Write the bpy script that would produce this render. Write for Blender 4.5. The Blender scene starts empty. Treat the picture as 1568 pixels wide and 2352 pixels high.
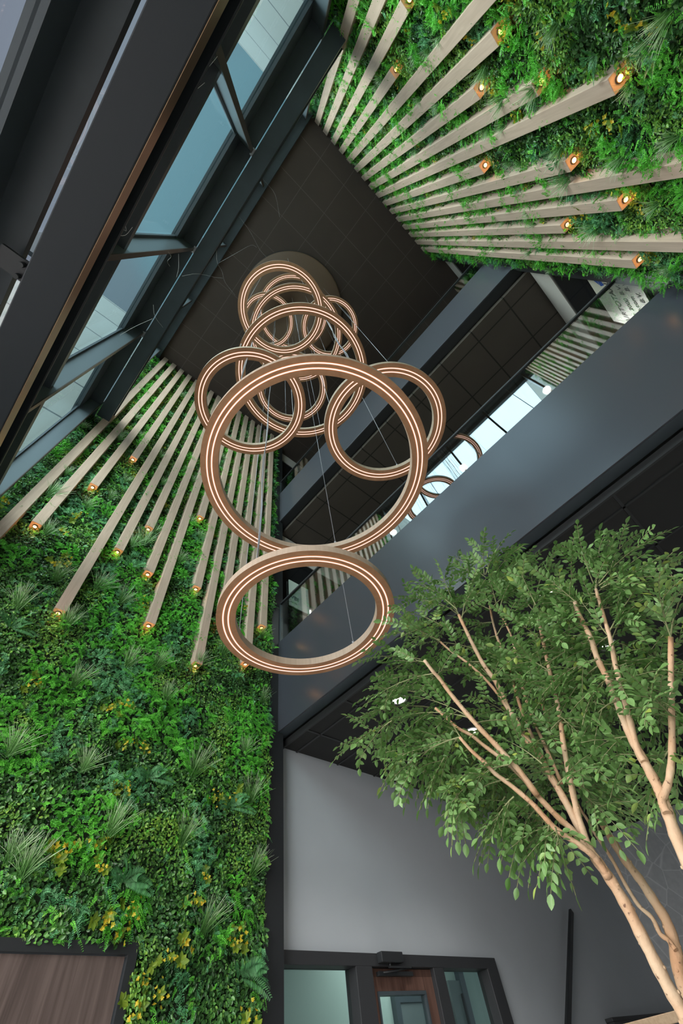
CAM_ROT = [[0.742998, -0.658309, -0.120756], [-0.503006, -0.668257, 0.548104], [-0.441518, -0.346499, -0.827647]]
CAM_LENS = 14.4211
TUFTS_DOOR_WALL = [(0.43, 3.264),(0.975, 3.266),(1.334, 2.887),(0.733, 2.647),(0.846, 2.596),(1.928, 2.897),(1.938, 3.438),(2.489, 3.745),(2.594, 3.328),(2.653, 2.753),(2.229, 2.355),(-0.834, 7.849),(-0.306, 5.49),(-0.35, 8.256),(0.037, 6.585),(0.346, 4.484),(0.423, 5.052),(0.036, 4.94),(0.703, 5.0),(1.026, 4.281),(0.638, 3.905),(1.314, 4.393),(1.506, 4.069),(0.672, 6.056),(1.388, 6.743),(2.68, 4.419),(2.631, 5.386),(1.772, 4.571),(-0.1, 4.485),(2.067, 4.883),(-0.781, 12.725),(-0.043, 12.742),(0.822, 8.339),(0.871, 8.752),(1.825, 11.269)]
TUFTS_FAR_WALL = [(0.116, 6.784),(-0.875, 8.729),(0.071, 7.083),(0.608, 5.096),(0.802, 6.076),(0.854, 5.594),(1.115, 4.715),(0.952, 4.509),(0.889, 4.312),(1.568, 5.109),(1.358, 5.72),(1.327, 6.619),(1.519, 4.574),(1.988, 4.978),(2.176, 5.859),(2.64, 5.155),(1.934, 6.881),(2.821, 7.264),(0.36, 7.585),(0.231, 9.198),(-0.88, 12.3),(0.243, 9.789),(0.499, 7.273),(1.385, 8.296),(2.478, 8.518)]
SHRUBS_DOOR_WALL = [(1.277, 3.258),(1.354, 3.229),(0.992, 2.789),(1.078, 2.743),(1.348, 2.656),(1.26, 2.816),(1.674, 2.454),(1.477, 2.393),(1.557, 2.337),(2.602, 2.363),(2.519, 2.295),(1.431, 3.569),(1.277, 3.582),(2.423, 3.318),(2.198, 3.294),(2.21, 2.683),(2.184, 2.538),(1.822, 1.97),(2.002, 2.059),(2.138, 2.327),(-0.826, 5.713),(-0.166, 6.028),(0.023, 5.259),(0.908, 5.126),(-0.053, 5.126),(-0.149, 6.627),(1.047, 3.831),(0.343, 3.846),(1.123, 3.894),(1.829, 2.127),(2.684, 1.955),(2.029, 2.232),(-0.142, 5.608)]
SHRUBS_FAR_WALL = [(0.066, 6.178),(0.475, 5.678),(0.694, 6.278),(0.635, 5.295),(0.76, 4.651),(0.866, 4.507),(1.278, 5.257),(1.318, 5.099),(1.001, 6.442),(0.291, 6.136),(-0.12, 6.989),(2.012, 5.196),(0.961, 6.056),(1.858, 5.348),(0.882, 7.518),(1.004, 8.417),(1.666, 6.654),(2.535, 5.387)]
FERNS_DOOR_WALL = [(1.54, 2.608),(2.603, 2.14),(1.537, 3.327),(2.388, 3.237),(-0.06, 4.278),(0.648, 5.601)]
FERNS_FAR_WALL = [(1.218, 4.71),(0.891, 4.943),(1.474, 5.827),(1.019, 4.511)]
STEMS_BRANCHING_TREE = [([(1.58, 0.571, 1.321),(1.57, 0.574, 1.391),(1.561, 0.573, 1.454),(1.552, 0.573, 1.504),(1.544, 0.57, 1.564),(1.536, 0.567, 1.639),(1.525, 0.57, 1.694),(1.514, 0.577, 1.738)], 0.026, 0.022),([(1.718, 0.602, 1.346),(1.73, 0.601, 1.499),(1.75, 0.578, 1.561),(1.765, 0.567, 1.613),(1.776, 0.573, 1.661),(1.785, 0.582, 1.714),(1.792, 0.596, 1.765),(1.801, 0.604, 1.833),(1.812, 0.608, 1.883),(1.822, 0.614, 1.931),(1.833, 0.619, 1.985),(1.846, 0.616, 2.033),(1.853, 0.629, 2.118),(1.867, 0.626, 2.217),(1.885, 0.607, 2.338)], 0.025, 0.012),([(1.728, 0.571, 1.557),(1.733, 0.578, 1.577),(1.736, 0.591, 1.593),(1.742, 0.591, 1.625),(1.743, 0.609, 1.656),(1.748, 0.616, 1.705),(1.754, 0.618, 1.751),(1.76, 0.623, 1.796),(1.764, 0.632, 1.838),(1.769, 0.635, 1.887),(1.775, 0.641, 1.913),(1.782, 0.639, 1.984),(1.794, 0.626, 2.071)], 0.01, 0.006),([(1.518, 0.567, 1.687),(1.501, 0.567, 1.716),(1.485, 0.566, 1.732),(1.464, 0.576, 1.752),(1.435, 0.608, 1.797),(1.414, 0.618, 1.828),(1.392, 0.629, 1.868),(1.361, 0.658, 1.925),(1.335, 0.675, 1.955),(1.313, 0.685, 1.988),(1.287, 0.701, 2.027),(1.264, 0.711, 2.068)], 0.015, 0.008),([(1.518, 0.567, 1.687),(1.507, 0.569, 1.717),(1.497, 0.57, 1.734),(1.48, 0.588, 1.8),(1.465, 0.601, 1.829),(1.445, 0.624, 1.893),(1.429, 0.637, 1.946),(1.411, 0.655, 1.99),(1.395, 0.667, 2.015),(1.372, 0.693, 2.058),(1.352, 0.712, 2.096),(1.325, 0.741, 2.131),(1.305, 0.758, 2.17),(1.283, 0.777, 2.211)], 0.016, 0.007),([(1.432, 0.619, 1.889),(1.403, 0.628, 1.96),(1.368, 0.651, 2.042),(1.336, 0.666, 2.096),(1.302, 0.683, 2.167),(1.271, 0.693, 2.226),(1.244, 0.695, 2.268),(1.217, 0.697, 2.292),(1.189, 0.7, 2.332)], 0.015, 0.009),([(1.518, 0.567, 1.687),(1.513, 0.571, 1.718),(1.508, 0.574, 1.737),(1.505, 0.574, 1.84),(1.501, 0.576, 1.913),(1.495, 0.583, 1.98),(1.489, 0.59, 2.051),(1.483, 0.596, 2.131),(1.479, 0.599, 2.172),(1.476, 0.598, 2.285),(1.468, 0.608, 2.359),(1.464, 0.611, 2.44),(1.461, 0.611, 2.533),(1.458, 0.609, 2.626)], 0.019, 0.011),([(1.497, 0.565, 1.723),(1.497, 0.57, 1.754),(1.502, 0.562, 1.813),(1.508, 0.552, 1.853),(1.518, 0.53, 1.924),(1.529, 0.504, 2.003),(1.543, 0.466, 2.098),(1.552, 0.442, 2.171),(1.561, 0.419, 2.252),(1.572, 0.382, 2.367),(1.58, 0.359, 2.438)], 0.016, 0.01),([(1.532, 0.585, 1.873),(1.553, 0.595, 1.93),(1.574, 0.604, 2.041),(1.598, 0.605, 2.192),(1.632, 0.579, 2.394),(1.66, 0.568, 2.571),(1.692, 0.543, 2.731),(1.729, 0.502, 2.895)], 0.011, 0.007),([(1.556, 0.578, 1.93),(1.565, 0.572, 2.054),(1.575, 0.565, 2.182),(1.593, 0.535, 2.339),(1.611, 0.5, 2.466),(1.62, 0.491, 2.555),(1.627, 0.491, 2.645)], 0.01, 0.006),([(1.484, 0.597, 2.132),(1.459, 0.606, 2.237),(1.432, 0.618, 2.3),(1.4, 0.642, 2.37),(1.363, 0.673, 2.434),(1.335, 0.685, 2.473)], 0.009, 0.006)]
STEMS_FORKED_TREE = [([(1.372, 0.365, 1.472),(1.381, 0.351, 1.549),(1.391, 0.334, 1.655),(1.4, 0.319, 1.713),(1.409, 0.304, 1.763),(1.416, 0.297, 1.809),(1.423, 0.291, 1.864),(1.429, 0.286, 1.908),(1.436, 0.276, 1.954),(1.444, 0.262, 2.012),(1.452, 0.247, 2.077),(1.46, 0.236, 2.147),(1.468, 0.214, 2.218),(1.475, 0.204, 2.277),(1.482, 0.191, 2.345),(1.489, 0.18, 2.378)], 0.024, 0.011),([(1.41, 0.291, 1.84),(1.419, 0.288, 1.877),(1.432, 0.256, 1.959),(1.444, 0.231, 2.027),(1.456, 0.202, 2.103),(1.468, 0.17, 2.174),(1.477, 0.153, 2.221),(1.487, 0.123, 2.304),(1.497, 0.096, 2.376)], 0.014, 0.009),([(1.385, 0.311, 1.726),(1.392, 0.307, 1.751),(1.402, 0.289, 1.767),(1.413, 0.261, 1.792),(1.426, 0.219, 1.841),(1.439, 0.166, 1.912),(1.451, 0.103, 1.995),(1.46, 0.027, 2.091)], 0.015, 0.011)]
SPRAYS_BRANCHING_TREE = [((1.61, 0.451, 2.819),(1.664, 0.581, 3.194)),((1.548, 0.437, 2.798),(1.526, 0.336, 2.982)),((1.451, 0.405, 2.706),(1.464, 0.258, 2.821)),((1.519, 0.451, 2.702),(1.453, 0.262, 2.721)),((1.391, 0.577, 2.597),(1.457, 0.764, 3.02)),((1.506, 0.645, 2.712),(1.363, 0.798, 2.857)),((1.434, 0.688, 2.601),(1.446, 0.939, 2.937)),((1.507, 0.77, 2.618),(1.474, 1.019, 2.833)),((1.363, 0.802, 2.468),(1.243, 0.991, 2.566)),((1.417, 0.834, 2.51),(1.12, 1.056, 2.442)),((1.359, 0.877, 2.357),(1.217, 0.989, 2.372)),((1.444, 0.875, 2.313),(1.2, 1.036, 2.32)),((1.368, 0.913, 2.284),(1.237, 1.238, 2.278)),((1.226, 0.941, 2.23),(1.201, 1.143, 2.192)),((1.47, 0.827, 2.177),(1.227, 0.982, 2.176)),((1.395, 0.882, 2.189),(1.144, 1.018, 2.071)),((1.298, 0.946, 2.145),(1.206, 1.051, 2.063)),((1.286, 0.846, 2.097),(1.169, 0.947, 2.003)),((1.414, 0.893, 2.149),(1.279, 1.018, 1.983)),((1.295, 0.811, 2.054),(1.29, 0.929, 1.977)),((1.373, 0.808, 2.071),(1.392, 0.944, 2.01)),((1.331, 0.789, 1.998),(1.238, 0.864, 1.824)),((1.446, 0.838, 2.027),(1.406, 0.924, 1.902)),((1.372, 0.836, 2.054),(1.279, 0.871, 1.896)),((1.351, 0.647, 1.931),(1.382, 0.847, 1.962)),((1.363, 0.659, 1.89),(1.358, 0.872, 1.815)),((1.407, 0.709, 1.917),(1.447, 0.898, 1.821)),((1.442, 0.652, 1.885),(1.456, 0.889, 1.805)),((1.476, 0.662, 1.875),(1.356, 0.771, 1.77)),((1.515, 0.673, 1.873),(1.51, 0.81, 1.801)),((1.508, 0.659, 1.856),(1.473, 0.735, 1.793)),((1.417, 0.613, 1.815),(1.43, 0.697, 1.736)),((1.397, 0.594, 1.795),(1.444, 0.638, 1.718)),((1.497, 0.657, 1.853),(1.467, 0.67, 1.757)),((1.587, 0.523, 2.025),(1.546, 0.416, 1.881)),((1.512, 0.463, 2.062),(1.626, 0.372, 2.037)),((1.511, 0.457, 2.083),(1.59, 0.417, 1.945)),((1.539, 0.537, 1.931),(1.682, 0.499, 1.846)),((1.625, 0.542, 1.929),(1.726, 0.44, 1.848)),((1.584, 0.538, 1.882),(1.523, 0.466, 1.764)),((1.611, 0.366, 2.458),(1.734, 0.253, 2.864)),((1.547, 0.336, 2.491),(1.601, 0.143, 2.715)),((1.564, 0.342, 2.48),(1.685, 0.39, 2.828)),((1.527, 0.344, 2.439),(1.543, 0.142, 2.5)),((1.464, 0.304, 2.421),(1.462, 0.259, 2.694)),((1.597, 0.345, 2.476),(1.75, 0.16, 2.72)),((1.631, 0.474, 2.811),(1.641, 0.274, 2.771)),((1.645, 0.478, 2.823),(1.557, 0.519, 2.946)),((1.546, 0.646, 2.701),(1.45, 0.67, 2.914)),((1.462, 0.611, 2.63),(1.372, 0.563, 2.831)),((1.553, 0.649, 2.707),(1.577, 0.823, 3.023)),((1.41, 0.583, 2.561),(1.477, 0.446, 2.791)),((1.486, 0.448, 2.537),(1.527, 0.316, 2.674)),((1.548, 0.467, 2.584),(1.473, 0.392, 2.738)),((1.555, 0.65, 2.606),(1.426, 0.804, 2.71)),((1.47, 0.614, 2.445),(1.301, 0.722, 2.491)),((1.331, 0.683, 2.47),(1.206, 0.761, 2.568)),((1.378, 0.752, 2.297),(1.364, 1.0, 2.471)),((1.476, 0.825, 2.429),(1.352, 1.024, 2.537)),((1.379, 0.801, 2.214),(1.332, 0.971, 2.304)),((1.49, 0.784, 2.167),(1.361, 0.936, 2.206)),((1.49, 0.752, 2.115),(1.363, 0.936, 2.095)),((1.451, 0.733, 2.003),(1.443, 0.894, 1.967)),((1.488, 0.603, 2.292),(1.512, 0.697, 2.497)),((1.529, 0.615, 2.154),(1.387, 0.645, 2.218)),((1.461, 0.355, 2.299),(1.408, 0.2, 2.231)),((1.498, 0.364, 2.322),(1.422, 0.391, 2.421)),((1.454, 0.39, 2.194),(1.37, 0.449, 2.293)),((1.572, 0.422, 2.258),(1.701, 0.353, 2.194)),((1.512, 0.43, 2.151),(1.462, 0.507, 2.235)),((1.526, 0.434, 2.158),(1.611, 0.327, 2.114)),((1.588, 0.51, 2.189),(1.688, 0.602, 2.375)),((1.502, 0.483, 2.147),(1.607, 0.336, 2.222)),((1.489, 0.499, 2.051),(1.617, 0.395, 2.121)),((1.437, 0.569, 2.028),(1.506, 0.679, 2.204)),((1.493, 0.592, 2.053),(1.588, 0.532, 2.027)),((1.506, 0.577, 1.914),(1.457, 0.599, 1.984)),((1.497, 0.574, 1.911),(1.429, 0.446, 1.9)),((1.402, 0.547, 1.944),(1.395, 0.61, 2.044)),((1.462, 0.651, 1.958),(1.495, 0.803, 1.995)),((1.36, 0.632, 1.969),(1.322, 0.758, 1.97)),((1.511, 0.536, 2.321),(1.589, 0.398, 2.418)),((1.56, 0.554, 2.351),(1.552, 0.621, 2.511)),((1.532, 0.524, 2.481),(1.586, 0.362, 2.584)),((1.557, 0.484, 2.43),(1.543, 0.313, 2.471)),((1.539, 0.494, 2.611),(1.547, 0.632, 2.813)),((1.464, 0.469, 2.551),(1.636, 0.357, 2.691))]
SPRAYS_FORKED_TREE = [((1.566, 0.101, 2.421),(1.696, -0.074, 2.706)),((1.486, 0.074, 2.38),(1.475, -0.16, 2.414)),((1.48, 0.079, 2.369),(1.365, -0.161, 2.248)),((1.436, 0.076, 2.329),(1.375, -0.143, 2.215)),((1.586, 0.107, 2.422),(1.511, -0.06, 2.332)),((1.548, 0.187, 2.417),(1.502, 0.078, 2.571)),((1.436, 0.173, 2.344),(1.364, 0.187, 2.427)),((1.551, 0.134, 2.334),(1.567, -0.02, 2.266)),((1.526, 0.158, 2.248),(1.532, -0.004, 2.16)),((1.47, 0.203, 2.274),(1.463, 0.289, 2.365)),((1.584, 0.231, 2.282),(1.491, 0.356, 2.303)),((1.557, 0.18, 2.221),(1.51, 0.086, 2.093)),((1.451, 0.234, 2.143),(1.393, 0.342, 2.136)),((1.438, 0.199, 2.094),(1.57, 0.126, 2.04)),((1.474, 0.283, 1.969),(1.417, 0.166, 1.935)),((1.435, 0.026, 2.079),(1.33, -0.042, 2.16)),((1.473, 0.027, 2.098),(1.457, -0.118, 2.203)),((1.542, 0.061, 2.091),(1.678, -0.021, 2.182)),((1.588, 0.15, 2.008),(1.517, 0.255, 1.92)),((1.535, 0.177, 1.946),(1.654, 0.189, 1.911)),((1.425, 0.285, 1.907),(1.503, 0.399, 1.959)),((1.483, 0.265, 1.979),(1.542, 0.386, 2.124)),((1.476, 0.227, 1.86),(1.497, 0.342, 1.825)),((1.523, 0.098, 2.393),(1.433, 0.027, 2.523)),((1.569, 0.101, 2.423),(1.661, -0.124, 2.598)),((1.517, 0.125, 2.321),(1.489, 0.203, 2.4)),((1.6, 0.132, 2.372),(1.582, 0.037, 2.275)),((1.58, 0.204, 2.407),(1.559, 0.271, 2.519)),((1.49, 0.192, 2.35),(1.449, 0.284, 2.273)),((1.425, 0.242, 2.064),(1.388, 0.169, 1.979)),((1.455, 0.248, 2.078),(1.322, 0.369, 1.987)),((1.513, 0.242, 2.057),(1.523, 0.114, 2.069)),((1.43, 0.165, 1.908),(1.35, 0.164, 1.964)),((1.596, 0.114, 2.055),(1.512, 0.091, 2.148)),((1.498, 0.107, 2.015),(1.629, 0.008, 2.092)),((1.439, 0.22, 1.845),(1.425, 0.22, 1.762)),((1.547, 0.317, 1.905),(1.415, 0.375, 1.889)),((1.424, 0.258, 2.003),(1.515, 0.408, 2.021)),((1.532, 0.283, 1.825),(1.461, 0.366, 1.775)),((1.511, 0.175, 2.197),(1.465, 0.064, 2.233))]
WEBS = [('thin cobweb strands between the upper beam and the ceiling near the ring cluster', [[(-0.56, 0.16, 8.11),(-0.56, 0.322, 12.018),(-0.267, 0.467, 12.6),(-0.061, 0.487, 12.6)], [(-0.56, 0.895, 9.169),(-0.56, 0.786, 11.592),(-0.46, 0.528, 12.6),(-0.342, 0.478, 12.6)], [(-0.56, -0.36, 8.096),(-0.56, -0.532, 12.018),(-0.288, -0.311, 12.6)]]),('tangled cobweb trailing off the upper beam beside the smallest window pane', [[(-0.61, 0.697, 8.408),(-0.61, 0.963, 9.64),(-0.61, 1.29, 11.827),(-0.483, 1.527, 12.6),(-0.164, 1.597, 12.6)], [(-0.61, 0.974, 6.718),(-0.61, 1.049, 8.037),(-0.61, 1.358, 10.992),(-0.569, 1.484, 12.6)], [(-0.61, 0.672, 5.779),(-0.61, 0.843, 6.209),(-0.61, 0.963, 6.401)], [(-0.61, 0.638, 5.305),(-0.61, 0.693, 5.537),(-0.61, 0.731, 5.482),(-0.61, 0.794, 5.721)]]),('long cobweb strand stretched across the spandrel towards the first mullion', [[(-0.8, -0.125, 4.566),(-0.8, -0.261, 4.703),(-0.8, -0.46, 4.848)], [(-0.8, -0.145, 4.596),(-0.8, -0.222, 4.735),(-0.8, -0.321, 4.868)]]),('small cobweb clump in front of the bronze glowing lower beam', [[(-0.78, 0.703, 4.518),(-0.78, 0.609, 4.675),(-0.78, 0.49, 4.624),(-0.78, 0.429, 4.684)], [(-0.78, 0.655, 4.609),(-0.78, 0.653, 4.802),(-0.78, 0.594, 4.861)], [(-0.78, 0.609, 4.675),(-0.78, 0.622, 4.773),(-0.78, 0.57, 4.66)]]),('single cobweb thread tied to the upper beam near the door wall', [[(-0.62, 1.454, 5.363),(-0.62, 1.458, 5.811),(-0.62, 1.507, 6.537)], [(-0.62, 1.257, 6.092),(-0.62, 1.503, 6.643),(-0.62, 1.904, 7.859)]])]
SKY = 1.4; EXPO = .8; LED_E = .85; BULB_E = 4.; LAMP_E = .2; ZLEAF = 2.0
FILL_SUNS = [((1, .8, -.38), 4.2, 58), ((1, -.8, -.48), 4.9, 58)]; SUN_COL = (1, .86, .78)
import bpy, bmesh, math, random
import numpy as np
from mathutils import Vector, Matrix
rng = np.random.default_rng(11); random.seed(7)
SC = bpy.context.scene
COL = SC.collection
PI = math.pi

# ---------------------------------------------------------------- materials
def new_mat(name):
    m = bpy.data.materials.new(name); m.use_nodes = True
    nt = m.node_tree; return m, nt, nt.nodes['Principled BSDF'], nt.nodes['Material Output']
def lnk(nt, a, b): nt.links.new(a, b)
def plain(name, col, rough=.5, metal=0., spec=.5, noise=0., nscale=8., bump=0.):
    m, nt, b, o = new_mat(name)
    b.inputs['Base Color'].default_value = (*col, 1); b.inputs['Roughness'].default_value = rough
    b.inputs['Metallic'].default_value = metal; b.inputs['Specular IOR Level'].default_value = spec
    if noise or bump:
        tc = nt.nodes.new('ShaderNodeTexCoord'); nz = nt.nodes.new('ShaderNodeTexNoise')
        nz.inputs['Scale'].default_value = nscale; nz.inputs['Detail'].default_value = 4
        lnk(nt, tc.outputs['Object'], nz.inputs['Vector'])
        if noise:
            r = nt.nodes.new('ShaderNodeValToRGB'); lnk(nt, nz.outputs['Fac'], r.inputs['Fac'])
            r.color_ramp.elements[0].position = .3; r.color_ramp.elements[1].position = .7
            r.color_ramp.elements[0].color = (*[c*(1-noise) for c in col], 1)
            r.color_ramp.elements[1].color = (*[min(1, c*(1+noise)) for c in col], 1)
            lnk(nt, r.outputs['Color'], b.inputs['Base Color'])
        if bump:
            bp = nt.nodes.new('ShaderNodeBump'); bp.inputs['Strength'].default_value = bump
            bp.inputs['Distance'].default_value = .01
            lnk(nt, nz.outputs['Fac'], bp.inputs['Height']); lnk(nt, bp.outputs['Normal'], b.inputs['Normal'])
    return m
def wood(name, c0, c1, scale=(14, 14, .9), rough=.55):
    m, nt, b, o = new_mat(name)
    g = nt.nodes.new('ShaderNodeNewGeometry'); mp = nt.nodes.new('ShaderNodeMapping')
    mp.inputs['Scale'].default_value = scale
    nz = nt.nodes.new('ShaderNodeTexNoise'); nz.inputs['Scale'].default_value = 3.; nz.inputs['Detail'].default_value = 6
    nz.inputs['Distortion'].default_value = .6
    r = nt.nodes.new('ShaderNodeValToRGB'); r.color_ramp.elements[0].position = .32; r.color_ramp.elements[1].position = .68
    r.color_ramp.elements[0].color = (*c0, 1); r.color_ramp.elements[1].color = (*c1, 1)
    lnk(nt, g.outputs['Position'], mp.inputs['Vector']); lnk(nt, mp.outputs['Vector'], nz.inputs['Vector'])
    lnk(nt, nz.outputs['Fac'], r.inputs['Fac']); lnk(nt, r.outputs['Color'], b.inputs['Base Color'])
    b.inputs['Roughness'].default_value = rough; b.inputs['Specular IOR Level'].default_value = .3
    return m
def emit(name, col, st):
    m, nt, b, o = new_mat(name); nt.nodes.remove(b)
    e = nt.nodes.new('ShaderNodeEmission'); e.inputs['Color'].default_value = (*col, 1); e.inputs['Strength'].default_value = st
    lnk(nt, e.outputs['Emission'], o.inputs['Surface']); return m
def thin_glass(name, tint, refl=.03, boost=.5, rough=.0, gcol=(1, 1, 1)):
    # a pane: tinted see-through plus mirror reflection that grows towards grazing angles
    m, nt, b, o = new_mat(name); nt.nodes.remove(b)
    t = nt.nodes.new('ShaderNodeBsdfTransparent'); t.inputs['Color'].default_value = (*tint, 1)
    g = nt.nodes.new('ShaderNodeBsdfGlossy'); g.inputs['Roughness'].default_value = rough; g.inputs['Color'].default_value = (*gcol, 1)
    mx = nt.nodes.new('ShaderNodeMixShader')
    ge = nt.nodes.new('ShaderNodeNewGeometry'); dt = nt.nodes.new('ShaderNodeVectorMath'); dt.operation = 'DOT_PRODUCT'
    lnk(nt, ge.outputs['Normal'], dt.inputs[0]); lnk(nt, ge.outputs['Incoming'], dt.inputs[1])
    def mth(op, x, y=None):
        n = nt.nodes.new('ShaderNodeMath'); n.operation = op; n.use_clamp = op == 'ADD'
        for k, q in enumerate((x, y)):
            if q is None: continue
            if hasattr(q, 'is_linked'): lnk(nt, q, n.inputs[k])
            else: n.inputs[k].default_value = q
        return n.outputs[0]
    c = mth('SUBTRACT', 1., mth('ABSOLUTE', dt.outputs['Value'])); f = mth('ADD', mth('MULTIPLY', mth('POWER', c, 5.), boost), refl)
    lnk(nt, f, mx.inputs['Fac'])
    lnk(nt, t.outputs['BSDF'], mx.inputs[1]); lnk(nt, g.outputs['BSDF'], mx.inputs[2])
    lnk(nt, mx.outputs['Shader'], o.inputs['Surface']); return m
def tiles(name, col, joint, size, ox, oy, jw=.008, rough=.7, noise=.12):
    # ceiling tiles: joints on a world grid
    m, nt, b, o = new_mat(name)
    g = nt.nodes.new('ShaderNodeNewGeometry'); sp = nt.nodes.new('ShaderNodeSeparateXYZ'); lnk(nt, g.outputs['Position'], sp.inputs[0])
    def line(sock, off):
        a = nt.nodes.new('ShaderNodeMath'); a.operation = 'SUBTRACT'; a.inputs[1].default_value = off; lnk(nt, sock, a.inputs[0])
        d = nt.nodes.new('ShaderNodeMath'); d.operation = 'DIVIDE'; d.inputs[1].default_value = size; lnk(nt, a.outputs[0], d.inputs[0])
        p = nt.nodes.new('ShaderNodeMath'); p.operation = 'PINGPONG'; p.inputs[1].default_value = .5; lnk(nt, d.outputs[0], p.inputs[0])
        l = nt.nodes.new('ShaderNodeMath'); l.operation = 'LESS_THAN'; l.inputs[1].default_value = jw/size; lnk(nt, p.outputs[0], l.inputs[0])
        return l.outputs[0]
    mx = nt.nodes.new('ShaderNodeMath'); mx.operation = 'MAXIMUM'
    lnk(nt, line(sp.outputs[0], ox), mx.inputs[0]); lnk(nt, line(sp.outputs[1], oy), mx.inputs[1])
    nz = nt.nodes.new('ShaderNodeTexNoise'); nz.inputs['Scale'].default_value = 2.; nz.inputs['Detail'].default_value = 5; lnk(nt, g.outputs['Position'], nz.inputs['Vector'])
    r = nt.nodes.new('ShaderNodeValToRGB'); lnk(nt, nz.outputs['Fac'], r.inputs['Fac'])
    r.color_ramp.elements[0].color = (*[c*(1-noise) for c in col], 1); r.color_ramp.elements[1].color = (*[c*(1+noise) for c in col], 1)
    mc = nt.nodes.new('ShaderNodeMixRGB'); mc.inputs[2].default_value = (*joint, 1)
    lnk(nt, mx.outputs[0], mc.inputs[0]); lnk(nt, r.outputs['Color'], mc.inputs[1]); lnk(nt, mc.outputs[0], b.inputs['Base Color'])
    b.inputs['Roughness'].default_value = rough; b.inputs['Specular IOR Level'].default_value = .3
    return m
def leaf_mat(name, stops, rough=.45, trans=.25, spec=.5):
    # colour picked per leaf from a ramp by its tone attribute
    m, nt, b, o = new_mat(name)
    a = nt.nodes.new('ShaderNodeAttribute'); a.attribute_name = 'tone'
    r = nt.nodes.new('ShaderNodeValToRGB'); lnk(nt, a.outputs['Fac'], r.inputs['Fac'])
    el = r.color_ramp.elements
    while len(el) < len(stops): el.new(.5)
    for e, (p, c) in zip(el, stops): e.position = p; e.color = (*c, 1)
    lnk(nt, r.outputs['Color'], b.inputs['Base Color']); b.inputs['Roughness'].default_value = rough
    b.inputs['Specular IOR Level'].default_value = spec
    t = nt.nodes.new('ShaderNodeBsdfTranslucent'); lnk(nt, r.outputs['Color'], t.inputs['Color'])
    mx = nt.nodes.new('ShaderNodeMixShader'); mx.inputs[0].default_value = trans
    lnk(nt, b.outputs['BSDF'], mx.inputs[1]); lnk(nt, t.outputs['BSDF'], mx.inputs[2]); lnk(nt, mx.outputs['Shader'], o.inputs['Surface'])
    return m

M = dict(
    oak=wood('oak_veneer', (.53, .39, .305), (.63, .475, .38)),
    ringoak=wood('ring_side_oak', (.43, .345, .26), (.52, .42, .325)),
    ringface=wood('ring_underside_led_glow', (.42, .215, .115), (.50, .27, .15), (6, 6, 6), .6),  # LED glow on the underside is put into this orange colour
    darkwood=wood('dark_door_wood', (.07, .053, .048), (.145, .112, .102), (9, 9, .5), .55),
    doorwood=wood('brown_door_wood', (.085, .045, .035), (.16, .09, .07), (9, 9, .6), .5),
    cap=wood('beech_cap', (.52, .36, .23), (.62, .45, .30), (2, 12, 12), .5),
    twig=plain('green_twig', (.20, .22, .10), .7),
    black=plain('black_powder_coat', (.022, .025, .028), .45),
    steel=plain('dark_painted_steel', (.044, .058, .068), .38, spec=.35, noise=.15, nscale=3),
    bronze=plain('bronze_painted_steel', (.015, .020, .025), .38, spec=.33),
    edge_glow=plain('beam_edge_glow', (.30, .19, .12), .32, metal=.85),
    frame=plain('blue_grey_frame', (.055, .072, .085), .35),
    fin=plain('grey_fin', (.10, .13, .15), .3),
    finedge=plain('brown_fin_edge', (.06, .05, .045), .35),
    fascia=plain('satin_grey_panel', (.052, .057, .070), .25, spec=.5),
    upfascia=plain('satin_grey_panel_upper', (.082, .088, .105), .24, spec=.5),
    trimd=plain('charcoal_trim', (.032, .034, .038), .5),
    tbar=plain('charcoal_grid', (.03, .032, .034), .45),
    plaster=plain('grey_plaster', (.465, .505, .545), .7, noise=.03, nscale=1.5),
    whiteband=plain('white_plaster', (.66, .62, .585), .7),
    darkglass=plain('dark_glass_partition', (.012, .013, .015), .06, spec=.6),
    concrete=plain('concrete_backing', (.12, .12, .12), .8),
    floor=plain('pale_floor_tile', (.55, .53, .50), .35, noise=.06, nscale=2),
    soil=plain('plant_backing', (.016, .030, .012), .9),
    cladding=plain('window_light_strip', (.55, .58, .58), .6),
    steelwire=plain('steel_cable', (.40, .41, .45), .35, metal=.5),
    powercord=plain('grey_power_cord', (.30, .31, .36), .45),
    canopy=plain('brown_canopy', (.17, .105, .07), .55),
    mint=plain('frosted_mint_sign', (.62, .74, .68), .35),
    cream=plain('frosted_cream_sign', (.74, .71, .60), .35),
    ink=plain('sign_ink', (.03, .03, .035), .5),
    blueink=plain('sign_blue', (.03, .10, .42), .5),
    navyink=plain('sign_navy', (.07, .10, .17), .5),
    paleroom=plain('pale_green_wall', (.36, .46, .43), .7),
    greydoor=plain('grey_interior_door', (.12, .15, .155), .5),
    lampbrass=plain('lamp_holder', (.10, .06, .03), .4),
    housing=plain('white_lamp_trim', (.5, .5, .5), .4),
    web=plain('cobweb_silk', (.85, .85, .85), .6),
    led=emit('warm_led', (1., .76, .68), LED_E),
    ledhalo=emit('led_halo_glow', (1., .33, .12), LED_E*.6),  # orange halo beside the LEDs, imitated by dim glowing bands
    spotlamp=emit('slat_lamp_glow', (1., .46, .15), BULB_E),
    down=emit('downlight_glow', (1., .93, .88), 9.),
    sky_pane=thin_glass('clear_window_glass', (.93, .95, .96), .03, .35),
    teal_pane=thin_glass('teal_window_glass', (.80, .93, .94), .03, .35),
    rail_pane=thin_glass('balustrade_glass', (.88, .92, .91), .31, .6),
    door_pane=thin_glass('door_glass', (.90, .95, .94), .03, .6),
)
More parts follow.
